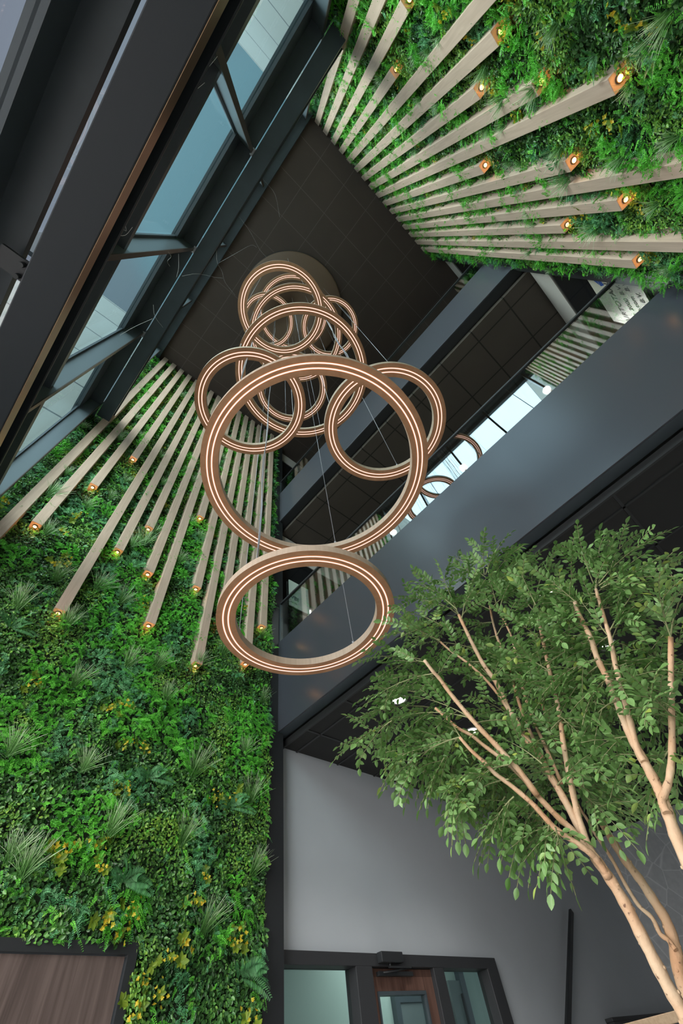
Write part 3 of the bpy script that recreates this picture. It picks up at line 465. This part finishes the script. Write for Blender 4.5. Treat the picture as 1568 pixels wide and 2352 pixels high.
MB().box(9.42, 9.43, 4.078, 4.085, .05, 1.75).box(10.26, 10.27, 4.078, 4.085, .05, 1.75).build('door_gap', M['steel'], t)
t = thing('glass_screen', (6.0, 2.0, 0), 'low glass screen with a beech wood cap in front of the shallow dark cabinet', 'screen')
box_obj('pane', M['frame'], 6.005, 6.035, .2, 2.9, .05, 1.565, t); bevel(box_obj('wood_cap', M['cap'], 5.98, 6.06, .15, 2.95, 1.565, 1.63, t), .006)
box_obj('base_rail', M['black'], 5.99, 6.05, .2, 2.9, 0, .05, t)

# ---------------------------------------------------------------- slats with end lamps
SLAT_Z = [4.85, 5.55, 6.665, 7.80, 4.60, 5.735, 6.405, 5.60, 4.865, 7.26, 5.725, 4.59, 5.36, 6.39, 4.87, 5.58]
ORD = ['first', 'second', 'third', 'fourth', 'fifth', 'sixth', 'seventh', 'eighth', 'ninth', 'tenth', 'eleventh', 'twelfth', 'thirteenth', 'fourteenth', 'fifteenth', 'sixteenth']
def slat(i, x, z0, yf, sgn, wall, skip_lamp=False):
    # sgn: direction from the face back to the wall
    t = thing('oak_batten', (x, yf+sgn*.05, z0), '%s oak slat counted from the window on the plant wall %s' % (ORD[i], wall), 'slat', 'oak slats on the plant wall '+wall)
    ys = sorted((yf, yf+sgn*.15))
    zt = CEIL-.01
    bevel(box_obj('batten', M['oak'], x-.055, x+.055, ys[0], ys[1], z0, zt, t), .003)
    c = (x, yf+sgn*.055)
    if skip_lamp: return
    la = MB().lathe([(.020, z0-.012), (.026, z0-.012), (.026, z0+.004), (.020, z0+.004)], 20, c).build('lamp_holder', M['lampbrass'], t)
    MB().disc(c, .020, z0-.010, z0-.003, 20).build('bulb', M['spotlamp'], la)
    l = bpy.data.lights.new('slat_lamp_light', 'POINT'); l.energy = LAMP_E; l.color = (1, .42, .11); l.shadow_soft_size = .03
    o = link('glow', l, la); o.location = Vector((c[0], c[1], z0-.05))-parent_loc(la)
for i, z in enumerate(SLAT_Z):
    slat(i, -.66+.2193*i, z, 3.92, 1, 'over the wood door')
for i, z in enumerate(SLAT_Z):
    slat(i, -.662+.2176*i, z, -2.05, -1, 'opposite the doors', i in (4, 11))

# ---------------------------------------------------------------- ring pendants
HH = .05; WW = .0575
def ring_meshes(r, nm):
    b = MB().lathe([(r-WW, 0), (r+WW, 0), (r+WW, HH), (r-WW, HH)], 128, mis=[1, 0, 0, 0], smooth=True)
    me = b.build('ring_body', [M['ringoak'], M['ringface']]).data
    o1 = [MB().lathe([(r+d+.0034*math.cos(a), -.0012+.0022*math.sin(a)) for a in [k*PI/3 for k in range(6)]], 128).lathe([(r+d-.0062, -.0005), (r+d+.0062, -.0005), (r+d+.0062, .001), (r+d-.0062, .001)], 128, mi=1).build('light_strip', [M['led'], M['ledhalo']]).data for d in (-.0155, .0155)]
    return me, o1
RM = {}
for key, r in (('s', .5), ('l', .725)):
    RM[key] = ring_meshes(r, key)
    for o in [o for o in bpy.data.objects if o.data in (RM[key][0], *RM[key][1])]: bpy.data.objects.remove(o)
    RM[key][0].polygons.foreach_set('use_smooth', [False]*len(RM[key][0].polygons))
RINGS = [  # x, y, z, size, cable angles, label
    (1.324, 1.490, 3.19, 's', (6, 126, -171), 'lowest small wooden light ring, hanging alone in front of the balcony front'),
    (1.000, .915, 3.925, 'l', (38, 175, -106), 'largest looking wooden light ring in the middle of the cluster'),
    (.617, 1.332, 5.593, 's', (95, -145, -20), 'small wooden light ring over the door wall slats beside the largest ring'),
    (1.548, .506, 4.843, 's', (-118, 29, 140), 'small wooden light ring on the balcony side behind the largest ring'),
    (.462, .608, 7.325, 's', (-110, 20, 150), 'small wooden light ring closest to the round ceiling plate and windows'),
    (1.000, .915, 6.390, 'l', (32, 170, -100), 'large wooden light ring, second from the bottom of the large ones'),
    (1.000, .915, 8.888, 'l', (45, 181, -112), 'large wooden light ring, third from the bottom of the large ones'),
    (1.020, .925, 11.60, 'l', (52, 187, -94), 'highest large wooden light ring tucked under the ceiling plate'),
    (.655, 1.355, 11.12, 's', (70, -160, -40), 'tiny looking wooden light ring high on the door wall side'),
    (1.555, .520, 10.00, 's', (-60, 60, 180), 'small wooden light ring high up towards the far balcony end'),
    (1.300, 1.457, 7.920, 's', (65, -55, 185), 'small wooden light ring framed inside the second large ring'),
]
for x, y, z, key, angs, label in RINGS:
    z0 = z-.0; r = .5 if key == 's' else .725
    t = thing('ring_pendant', (x, y, z0), label, 'ring light', 'wooden ring lights hanging in the atrium')
    link('ring_body', RM[key][0], t)
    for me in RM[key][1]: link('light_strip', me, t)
    for k, a in enumerate(angs):
        a = math.radians(a); cx, cy = x+(r-WW+.008)*math.cos(a), y+(r-WW+.008)*math.sin(a)
        zc = 12.61 if math.hypot(cx-1.06, cy-1.01) < 1.2 else CEIL
        m = MB().tube([(cx, cy, z0+HH-.004), (cx, cy, zc)], .0028 if k else .0022, 6)
        if k == 1 and key == 'l' or (k == 2 and z < 4):
            n = 24; m.tube([(cx+.008*math.sin(q*1.3), cy+.010*math.cos(q*1.7), z0+HH+(zc-z0-HH)*q/n) for q in range(n+1)], .0052, 6)
        m.build('suspension_cable', M['steelwire'], t)
        MB().disc((cx, cy), .009, z0+HH-.002, z0+HH+.018, 10).build('cable_grip', M['steelwire'], t)
t = thing('ceiling_canopy', (1.06, .98, 12.61), 'round brown ceiling plate from which the light rings hang', 'ceiling plate')
MB().lathe([(0.001, 12.61), (1.20, 12.61), (1.235, 12.63), (1.235, CEIL), (.001, CEIL)], 96, (1.06, .98)).build('plate', M['canopy'], t)
MB().lathe([(1.236, 12.665), (1.245, 12.665), (1.245, CEIL), (1.236, CEIL)], 96, (1.06, .98)).build('rim', M['trimd'], t)

# ---------------------------------------------------------------- leaves
def leaf_arrays(b, d, n, L, W, fold=.18, curl=.15):
    """two folded quads per leaf: base b, direction d, face normal n (unit rows)"""
    s = np.cross(d, n); s /= np.linalg.norm(s, axis=1, keepdims=True)+1e-9
    n = np.cross(s, d)
    L = L[:, None]; W = W[:, None]
    p0 = b; tip = b+d*L-n*(L*curl)
    l1 = b+d*L*.30+s*W*.42+n*W*fold; l2 = b+d*L*.68+s*W*.40+n*W*fold-n*L*curl*.5
    r1 = b+d*L*.30-s*W*.42+n*W*fold; r2 = b+d*L*.68-s*W*.40+n*W*fold-n*L*curl*.5
    return np.stack([p0, l1, l2, tip, r2, r1], 1)          # N,6,3
def round_leaf_arrays(b, d, n, L, W, fold=.12, curl=.12):
    # the same leaf with a rounder, pointed outline for close views
    s = np.cross(d, n); s /= np.linalg.norm(s, axis=1, keepdims=True)+1e-9
    n = np.cross(s, d); L = L[:, None]; W = W[:, None]; P = [b]
    prof = ((.12, .26), (.32, .47), (.56, .50), (.80, .30))
    at = lambda t, w, g: b+d*L*t+g*s*W*w+n*W*fold*(w*2)-n*L*curl*t*t
    P += [at(t, w, 1) for t, w in prof]+[b+d*L-n*L*curl]+[at(t, w, -1) for t, w in prof[::-1]]
    return np.stack(P, 1)
def leaf_object(name, V, tone, mat, parent, kind=None):
    N = len(V); K = V.shape[1]; me = bpy.data.meshes.new(name)
    co = (V.reshape(-1, 3)-np.array(parent_loc(parent)) if parent else V.reshape(-1, 3)).astype(np.float32)
    h = K//2; pat = list(range(h+1))+[0]+list(range(h, K)); q = h+1
    me.vertices.add(N*K); me.vertices.foreach_set('co', co.ravel())
    idx = (np.arange(N)[:, None]*K+np.array(pat)[None]).ravel().astype(np.int32)
    me.loops.add(N*2*q); me.loops.foreach_set('vertex_index', idx)
    me.polygons.add(N*2); me.polygons.foreach_set('loop_start', np.arange(0, N*2*q, q, dtype=np.int32))
    me.update(calc_edges=True)
    at = me.attributes.new('tone', 'FLOAT', 'POINT')
    tv = tone if tone.ndim == 2 else np.repeat(tone[:, None], K, 1)
    at.data.foreach_set('value', tv.ravel().astype(np.float32))
    me.materials.append(mat); me.validate()
    o = link(name, me, parent)
    if kind: o['kind'] = kind
    return o
def unit(a): return a/(np.linalg.norm(a, axis=1, keepdims=True)+1e-9)
def vnoise(u, v, sc, seed):
    r = np.random.default_rng(seed); G = r.random((96, 96))
    x = u/sc+30; y = v/sc+30; xi = np.floor(x).astype(int); yi = np.floor(y).astype(int); fx = x-xi; fy = y-yi
    fx = fx*fx*(3-2*fx); fy = fy*fy*(3-2*fy)
    g = lambda a, b: G[a % 96, b % 96]
    return (g(xi, yi)*(1-fx)+g(xi+1, yi)*fx)*(1-fy)+(g(xi, yi+1)*(1-fx)+g(xi+1, yi+1)*fx)*fy
def species(u, v, seed, fern=.56):
    a = vnoise(u, v, .42, seed)+.35*(vnoise(u, v, .13, seed+1)-.5); b = vnoise(u, v, .36, seed+2)+.35*(vnoise(u, v, .12, seed+3)-.5)
    sp = np.where(a > fern, 1, 0)                       # 1 fine fern, 0 ivy
    sp = np.where((b > .66), 2, sp)                    # 2 boxwood
    sp = np.where((b < .27), 3, sp)                    # 3 blue green
    q = np.random.default_rng(seed+90).random(len(u)); sp = np.where(q < .16, np.floor(q/.04).astype(int), sp)
    return sp
def plant_wall(name, label, to_world, rects, holes, seed, parent_at, backing, dens=1.0, fern=.56):
    t = thing(name, parent_at, label, 'plant wall')
    backing.build('backing', M['soil'], t)
    SP = [('ivy_carpet', 'ivy', 5200, (.022, .038), .64, .26), ('fern_carpet', 'fluff', 1500, (.013, .022), .5, .3),
          ('boxwood_carpet', 'box', 5400, (.019, .031), .62, .26), ('moss_fern_carpet', 'blue', 1300, (.016, .027), .34, .3)]
    SP.append(('under_carpet', 'ivy', 3000, (.024, .042), .66, .2))
    for k, (nm, mk, den, (la, lb), asp, jit) in enumerate(SP):
        U = []; Vv = []
        for (u0, u1, v0, v1) in rects:
            n = int((u1-u0)*(v1-v0)*den*dens); U.append(rng.uniform(u0, u1, n)); Vv.append(rng.uniform(v0, v1, n))
        u = np.concatenate(U); v = np.concatenate(Vv)
        keep = (species(u, v, seed, fern) == k) | (k == 4)
        for (u0, u1, v0, v1) in holes: keep &= ~((u > u0) & (u < u1) & (v > v0) & (v < v1))
        u = u[keep]; v = v[keep]; n = len(u)
        hump = vnoise(u, v, .13, seed+7)*.095+vnoise(u, v, .05, seed+8)*.035-.02
        w = (hump if k < 4 else -.012)+rng.uniform(-.022, .010, n)+(.02 if k == 1 else 0)
        # leaf direction: outwards, drooping or rising, swirling slowly over the wall
        sw = vnoise(u, v, .3, seed+9)*2*PI*1.6
        dirs = np.stack([np.cos(sw)*.6+rng.normal(0, .45, n), np.sin(sw)*.45-.2+rng.normal(0, .45, n), .28+rng.normal(0, .25, n)], 1)
        nor = unit(np.stack([rng.normal(-.12, .36, n), rng.normal(-.05, .36, n), np.full(n, .95)], 1))
        L = rng.uniform(la, lb, n); W = L*asp*rng.uniform(.8, 1.2, n)
        tone = np.clip((.46 if k < 4 else .28)+.30*rng.normal(size=n)*.8+.5*(hump/.1-.5)*.5+(vnoise(u, v, .25, seed+5)-.5)*.5, 0, 1)  # darker in hollows and on the under layer, lighter on raised clumps
        base = np.stack([u, v, w], 1); dirs = unit(dirs)
        if k in (1, 3):                                    # feathery sprigs: leaflets in pairs along a short drooping stalk
            P = 9 if k == 1 else 8; ln = rng.uniform(.05, .10, n)
            dirs = unit(dirs+np.array([0, 0, .35])); side = unit(np.cross(dirs, nor)); B_ = []; D_ = []; N_ = []; L_ = []; T_ = []
            for i in range(P):
                s_ = (i+1)/P; q = base+dirs*(ln*s_)[:, None]+np.array([0, -1, 0])*(ln*.35*s_*s_)[:, None]
                for sg in (-1, 1):
                    B_.append(q); D_.append(side*sg+dirs*.55+rng.normal(0, .16, (n, 3))); N_.append(nor+rng.normal(0, .2, (n, 3)))
                    L_.append(L*(1.05-.55*s_)); T_.append(tone+rng.normal(0, .07, n)+.12*s_)
            V = leaf_arrays(np.concatenate(B_), unit(np.concatenate(D_)), unit(np.concatenate(N_)), np.concatenate(L_), np.concatenate(L_)*asp)
            tone = np.clip(np.concatenate(T_), 0, 1)
        else:
            V = leaf_arrays(base, dirs, nor, L, W)
        leaf_object(nm, to_world(V), tone, M[mk], t, 'stuff')
    return t
def wA(V): return np.stack([V[..., 0], 4.06-V[..., 2], V[..., 1]], -1)
def wB(V): return np.stack([V[..., 0], -2.17+V[..., 2], V[..., 1]], -1)
GA = plant_wall('plant_wall', 'tall plant wall with oak slats above the dark wood door', wA,
                [(-1.0, 2.86, 4.2, 12.60), (-.3, 2.86, 1.85, 4.2)], [(-2, 1.745, 0, 2.285)], 21, (.95, 4.1, 0),
                MB().box(-1.03, 2.87, 4.075, 4.12, 2.33, 12.7).box(1.77, 2.87, 4.075, 4.12, 0, 2.33))
GB = plant_wall('plant_wall', 'tall plant wall with oak slats opposite the doors, overhead', wB,
                [(-1.0, 2.90, 3.7, 12.60)], [], 57, (.95, -2.22, 0), MB().box(-1.03, 2.87, -2.24, -2.195, 0, 12.7), 1.0, .38)

# plants that stand out from the carpet: grass tufts, yellow shrubs, ferns
def strip_mesh(name, strips, mat):
    """blades as ribbons: list of (points, halfwidths, side vectors, tones)"""
    vs = []; fs = []; tn = []
    for pts, hw, side, tone in strips:
        b0 = len(vs)
        for p, h, tt in zip(pts, hw, tone): vs += [p-side*h, p+side*h]; tn += [tt, tt]
        fs += [(b0+2*i, b0+2*i+1, b0+2*i+3, b0+2*i+2) for i in range(len(pts)-1)]
    me = bpy.data.meshes.new(name); me.from_pydata([tuple(v) for v in vs], [], fs); me.update()
    at = me.attributes.new('tone', 'FLOAT', 'POINT'); at.data.foreach_set('value', np.array(tn, np.float32)); me.materials.append(mat); return me
def tuft_mesh(seed):
    # local frame: y out of the wall, z up, x sideways
    r = np.random.default_rng(seed); S = []
    for _ in range(64):
        L = r.uniform(.15, .33); a = r.normal(.05, .40); o = r.uniform(.3, .85)
        d = np.array([math.sin(a)*.9, o*.75, math.cos(a)*.8]); d /= np.linalg.norm(d)
        base = np.array([r.normal(0, .018), 0, r.normal(0, .018)]); dr = r.uniform(.05, .45); pts = []; n = 6
        for i in range(n):
            s = i/(n-1); p = base+d*L*s+np.array([math.sin(a)*.25, .1, -1.])*L*dr*s*s*.55; pts.append(p)
        side = np.cross(d, [r.normal(0, .4), 1, .3]); side /= np.linalg.norm(side)
        h0 = r.uniform(.0016, .0031); k = r.uniform(.75, 1.25)
        S.append((pts, [h0*(1-.75*(i/(n-1))**2) for i in range(n)], side, [min(1, (i/(n-1))*k) for i in range(n)]))
    return strip_mesh('grass_tuft', S, M['grass'])
def shrub_mesh(seed):
    r = np.random.default_rng(seed); B = []; D = []; N = []; L = []; W = []; T = []
    def rosette(c, axis, n, l0, l1, wide, t0, t1, open_):
        ax = axis/np.linalg.norm(axis); q = np.cross(ax, [.3, .1, 1]); q /= np.linalg.norm(q); p = np.cross(ax, q)
        for i in range(n):
            a = 2*PI*i/n+r.uniform(-.2, .2); d = (q*math.cos(a)+p*math.sin(a))*open_+ax*r.uniform(.25, .7); d /= np.linalg.norm(d)
            B.append(c); D.append(d); N.append(ax+r.normal(0, .15, 3)); l = r.uniform(l0, l1); L.append(l); W.append(l*wide); T.append(r.uniform(t0, t1))
    for _ in range(r.integers(2, 4)):
        rosette(np.array([r.normal(0, .045), r.uniform(.02, .06), r.normal(0, .045)]), np.array([r.normal(0, .35), 1, r.normal(.1, .35)]), r.integers(6, 9), .035, .058, .56, .0, .42, 1.)
    for _ in range(r.integers(5, 9)):
        rosette(np.array([r.normal(0, .035), r.uniform(.05, .10), r.normal(-.01, .035)]), np.array([r.normal(0, .7), 1, r.normal(0, .7)]), r.integers(6, 9), .012, .021, .6, .55, 1., .9)
    V = round_leaf_arrays(np.array(B), unit(np.array(D)), unit(np.array(N)), np.array(L), np.array(W))
    o = leaf_object('yellow_shrub', V, np.array(T), M['yellow'], None); me = o.data; bpy.data.objects.remove(o); return me
def fern_mesh(seed):
    r = np.random.default_rng(seed); B = []; D = []; N = []; L = []; W = []; T = []
    for k in range(6):
        a = -1.2+2.4*k/5+r.normal(0, .12); d = np.array([math.sin(a), .75, math.cos(a)*.8]); d /= np.linalg.norm(d); ln = r.uniform(.2, .3)
        for i in range(20):
            s = (i+2)/21; p = d*ln*s+np.array([0, .0, -1])*ln*.45*s*s; tdir = d+np.array([0, 0, -.9])*s; tdir /= np.linalg.norm(tdir)
            side = np.cross(tdir, [0, 1, .2]); side /= np.linalg.norm(side); nn = np.cross(side, tdir)
            for sg in (-1, 1):
                B.append(p); D.append(side*sg+tdir*.35); N.append(nn); l = .055*math.sin(PI*min(1, .15+.85*(1-s)))+.006; L.append(l); W.append(.011); T.append(r.uniform(0, 1))
    V = leaf_arrays(np.array(B), unit(np.array(D)), unit(np.array(N)), np.array(L), np.array(W), .05, .1)
    o = leaf_object('fern', V, np.array(T), M['frond'], None); me = o.data; bpy.data.objects.remove(o); return me
TM = [tuft_mesh(s) for s in range(5)]; SM = [shrub_mesh(s+20) for s in range(5)]; FM = [fern_mesh(s+40) for s in range(3)]
def plant_on(wall, nm, me, x, y, z, rz, sc, roll):
    o = link(nm, me, wall); o.location = Vector((x, y, z))-parent_loc(wall); o.rotation_euler = (0, roll, rz); o.scale = (sc,)*3
for wall, y, rz, tl, sl, fl in ((GA, 3.995, PI, TUFTS_DOOR_WALL, SHRUBS_DOOR_WALL, FERNS_DOOR_WALL), (GB, -2.105, 0, TUFTS_FAR_WALL, SHRUBS_FAR_WALL, FERNS_FAR_WALL)):
    zlo = 4.4 if wall is GA else 4.6
    tl = tl+[(-.55+.2176*k+random.uniform(-.03, .03), random.uniform(5.6, 12.4)) for k in range(15) for _ in range(2)]
    sl = sl+[(-.55+.2176*k+random.uniform(-.03, .03), random.uniform(5.4, 12.5)) for k in range(15) for _ in range(2)]
    for x, z in tl:
        plant_on(wall, 'grass_tuft', TM[random.randrange(5)], x, y+(-.035 if wall is GA else .035), z, rz+random.uniform(-.25, .25), random.uniform(.75, 1.05)*(.62 if z > 6.2 else 1.)*(1 if wall is GA else (.8 if z > 5.3 else .62)), random.uniform(-.3, .3))
    for x, z in sl:
        plant_on(wall, 'yellow_shrub', SM[random.randrange(5)], x, y+(.04 if wall is GA else -.04), z, rz+random.uniform(-.3, .3), random.uniform(.8, 1.15)*(.7 if z > 6.2 else 1.), random.uniform(-3, 3))
    for x, z in fl:
        plant_on(wall, 'fern', FM[random.randrange(3)], x, y, z, rz+random.uniform(-.2, .2), random.uniform(.8, 1.1)*(1 if wall is GA else .66), random.uniform(-.3, .3))

# ---------------------------------------------------------------- trees
def spline(pts, n):
    P = [np.array(p) for p in pts]; P = [2*P[0]-P[1]]+P+[2*P[-1]-P[-2]]; out = []
    for i in range(1, len(P)-2):
        for k in range(n):
            t = k/n; a, b, c, d = P[i-1:i+3]
            out.append(.5*((2*b)+(c-a)*t+(2*a-5*b+4*c-d)*t*t+(3*b-a-3*c+d)*t**3))
    out.append(P[-2]); return out
def tree(name, label, stems, sprays, seed, extra, base, zground):
    r = np.random.default_rng(seed)
    t = thing(name, base, label, 'tree')
    nodes = []
    for k, (pts, r0, r1) in enumerate(stems):
        if k == 0 or (name == 'indoor_tree' and k == 1 and pts[0][2] < 1.3): pts = [tuple(np.array(base)+np.array([.04*k, -.05*k, 0]))]+pts
        sp = spline(pts, 4); n = len(sp)
        rad = [.64*(r0+(r1-r0)*i/(n-1))*(1+.10*math.sin(i*1.9+k)*(.5+.5*r.random())) for i in range(n)]
        m = MB().tube(sp, rad, 10)
        for i in range(2, n-1, 3):                                  # knots
            p = Vector(sp[i]); a = r.uniform(0, 2*PI); q = Vector((math.cos(a), math.sin(a), .2))
            m.tube([p+q*rad[i]*.6, p+q*(rad[i]*1.12)], [rad[i]*.35, rad[i]*.2], 6)
        m.build('trunk' if k in (0, 1) and len(pts) > 7 and r0 > .02 else 'branch', M['bark'], t)
        nodes += [np.array(p) for p in sp[int(n*.4):] if p[2] > ZLEAF]
    cen = np.mean(nodes, 0)
    spr = [(np.array(a), np.array(a)+(np.array(b)-np.array(a))*(.74 if b[2] > a[2]-.03 else .36)) for a, b in sprays]
    for _ in range(extra):
        a = nodes[r.integers(len(nodes))]; d = r.normal(0, 1, 3); d[2] = abs(d[2])*.4-.1; out = a-cen; out[2] *= .3
        d = d/np.linalg.norm(d)*.75+out/(np.linalg.norm(out)+1e-6)*.45; b = a+d*r.uniform(.14, .30); b[2] = min(b[2], 3.75)
        if np.linalg.norm(b-np.array([1.324, 1.49, 3.19])) < .84: continue
        if math.hypot(b[0], b[1]) < math.hypot(a[0], a[1])+.02: b[:2] = a[:2]+(a[:2]-b[:2])*.7
        spr.append((a, b))
    tw = MB(); B = []; D = []; N = []; L = []; W = []; T = []
    def pinnate(p, d, ln, tone):
        d = d/np.linalg.norm(d); up = np.array([0, 0, 1.])+r.normal(0, .35, 3); side = np.cross(d, up); side /= np.linalg.norm(side)
        n = max(4, int(ln/.0175)); pts = []
        for i in range(n+1):
            s = i/n; q = p+d*ln*s+np.array([0, 0, -1])*ln*.2*s*s; td = d+np.array([0, 0, -.4])*s; td /= np.linalg.norm(td); pts.append(q)
            if i == 0: continue
            nn = np.cross(side, td)
            for sg in ((-1, 1) if i < n else (0,)):
                dd = side*sg+td*.75 if sg else td
                B.append(q); D.append(dd+r.normal(0, .14, 3)); N.append(nn+r.normal(0, .25, 3))
                l = r.uniform(.022, .031)*(1.15 if sg == 0 else 1-.25*abs(s-.55)); L.append(l); W.append(l*r.uniform(.48, .6)); T.append(tone+r.normal(0, .14))
        tw.tube(pts[::2]+[pts[-1]], .0011, 4, caps=False)
    for a, b in spr:
        v = b-a; ln = np.linalg.norm(v); mid = a+v*.5+np.array([0, 0, .10*ln]); n = max(4, int(ln/.05))
        cv = [a*(1-s)**2+2*mid*s*(1-s)+b*s*s for s in np.linspace(0, 1, n+1)]
        tw.tube(cv, [.0027*(1-.6*i/n) for i in range(n+1)], 5, caps=False); tone = r.uniform(.25, .7)
        for i in range(1, n+1):
            s = i/n
            if s < .16: continue
            td = cv[i]-cv[i-1]; td /= np.linalg.norm(td)
            for sg in (-1, 1):
                if r.random() < .18: continue
                sd = np.cross(td, [r.normal(0, .5), r.normal(0, .5), 1]); sd /= np.linalg.norm(sd)
                pinnate(cv[i], td*.75+sd*sg*.8+r.normal(0, .2, 3), r.uniform(.07, .13), tone+r.normal(0, .08))
        pinnate(b, cv[-1]-cv[-2], r.uniform(.09, .14), tone)
    tw.build('twigs', M['twig'], t)
    V = round_leaf_arrays(np.array(B), unit(np.array(D)), unit(np.array(N)), np.array(L), np.array(W), .12, .12)
    leaf_object('foliage', V, np.clip(np.array(T), 0, 1), M['tree'], t)
    pot = MB().lathe([(.001, zground), (.20, zground), (.24, zground+.42), (.22, zground+.42), (.20, zground+.36), (.001, zground+.36)], 40, (base[0], base[1]))
    pot.build('planter', M['trimd'], t)
bx, by = STEMS_BRANCHING_TREE[0][0][0][:2]; fx, fy = STEMS_FORKED_TREE[0][0][0][:2]
tree('indoor_tree', 'branching indoor tree with many pale stems spreading under the balcony edge', STEMS_BRANCHING_TREE, SPRAYS_BRANCHING_TREE, 3, 60, (bx+.02, by+.02, 0.), 0.)
tree('indoor_tree', 'forked indoor tree with one pale trunk beside the stroke-patterned wall', STEMS_FORKED_TREE, SPRAYS_FORKED_TREE, 8, 20, (fx+.03, fy-.05, 0.), 0.)

# ---------------------------------------------------------------- cobwebs on the beams
def web(label, strands):
    t = MB()
    for pts in strands: t.tube(spline(pts, 3),   .0009, 4, caps=False)
    tag(t.build('cobweb', M['web']), label, 'cobweb', 'cobwebs by the steel beams')
for WL, WS in WEBS: web(WL, WS)

# ---------------------------------------------------------------- light
wd = bpy.data.worlds.new('overcast_sky'); SC.world = wd; wd.use_nodes = True; nt = wd.node_tree
bg = nt.nodes['Background']; tc = nt.nodes.new('ShaderNodeTexCoord'); sp = nt.nodes.new('ShaderNodeSeparateXYZ'); rp = nt.nodes.new('ShaderNodeValToRGB')
lnk(nt, tc.outputs['Generated'], sp.inputs[0]); lnk(nt, sp.outputs[2], rp.inputs['Fac']); lnk(nt, rp.outputs['Color'], bg.inputs['Color'])
for p_, c_ in ((.85, (1.28, 1.42, 1.64)), (.88, (.098, .108, .135)), (.955, (.115, .14, .165))):
    rp.color_ramp.elements.new(p_).color = (*c_, 1)
rp.color_ramp.elements[0].color = (.62, .70, .76, 1); rp.color_ramp.elements[-1].color = (.112, .18, .213, 1); rp.color_ramp.elements[-1].position = .970
bg.inputs['Strength'].default_value = SKY
def sun(name, rot, e, ang, col):
    l = bpy.data.lights.new(name, 'SUN'); l.energy = e; l.angle = math.radians(ang); l.color = col
    o = link(name, l); o.rotation_euler = rot; return o
# soft overcast daylight from added suns, one aimed at each plant wall
for dv, e, ang in FILL_SUNS:
    sun('daylight_fill', Vector(dv).to_track_quat('-Z', 'Y').to_euler(), e, ang, SUN_COL)
l = bpy.data.lights.new('inner_room_fill', 'AREA'); l.energy = 22; l.size = 1.8; l.color = (.92, 1, .97); o = link('inner_room_fill', l); o.location = (6.6, 5.4, 3.15)  # added unseen lamp that brightens the room behind the glazed door

# ---------------------------------------------------------------- camera
cam = bpy.data.cameras.new('camera'); co = bpy.data.objects.new('camera', cam); COL.objects.link(co)
R3 = Matrix(CAM_ROT).transposed(); co.matrix_world = Matrix.Translation((0, 0, 1.4)) @ R3.to_4x4()
cam.lens = CAM_LENS; cam.sensor_width = 36; cam.sensor_fit = 'AUTO'; cam.clip_start = .05; cam.clip_end = 200
SC.camera = co
vs = SC.view_settings; vs.view_transform = 'Standard'; vs.look = 'None'; vs.gamma = 1; vs.use_curve_mapping = False; vs.exposure = EXPO
SC.cycles.use_denoising = True; SC.cycles.max_bounces = 10; SC.cycles.diffuse_bounces = 5; SC.cycles.glossy_bounces = 5; SC.cycles.transparent_max_bounces = 16
SC.cycles.sample_clamp_indirect = 4.; SC.cycles.caustics_reflective = False
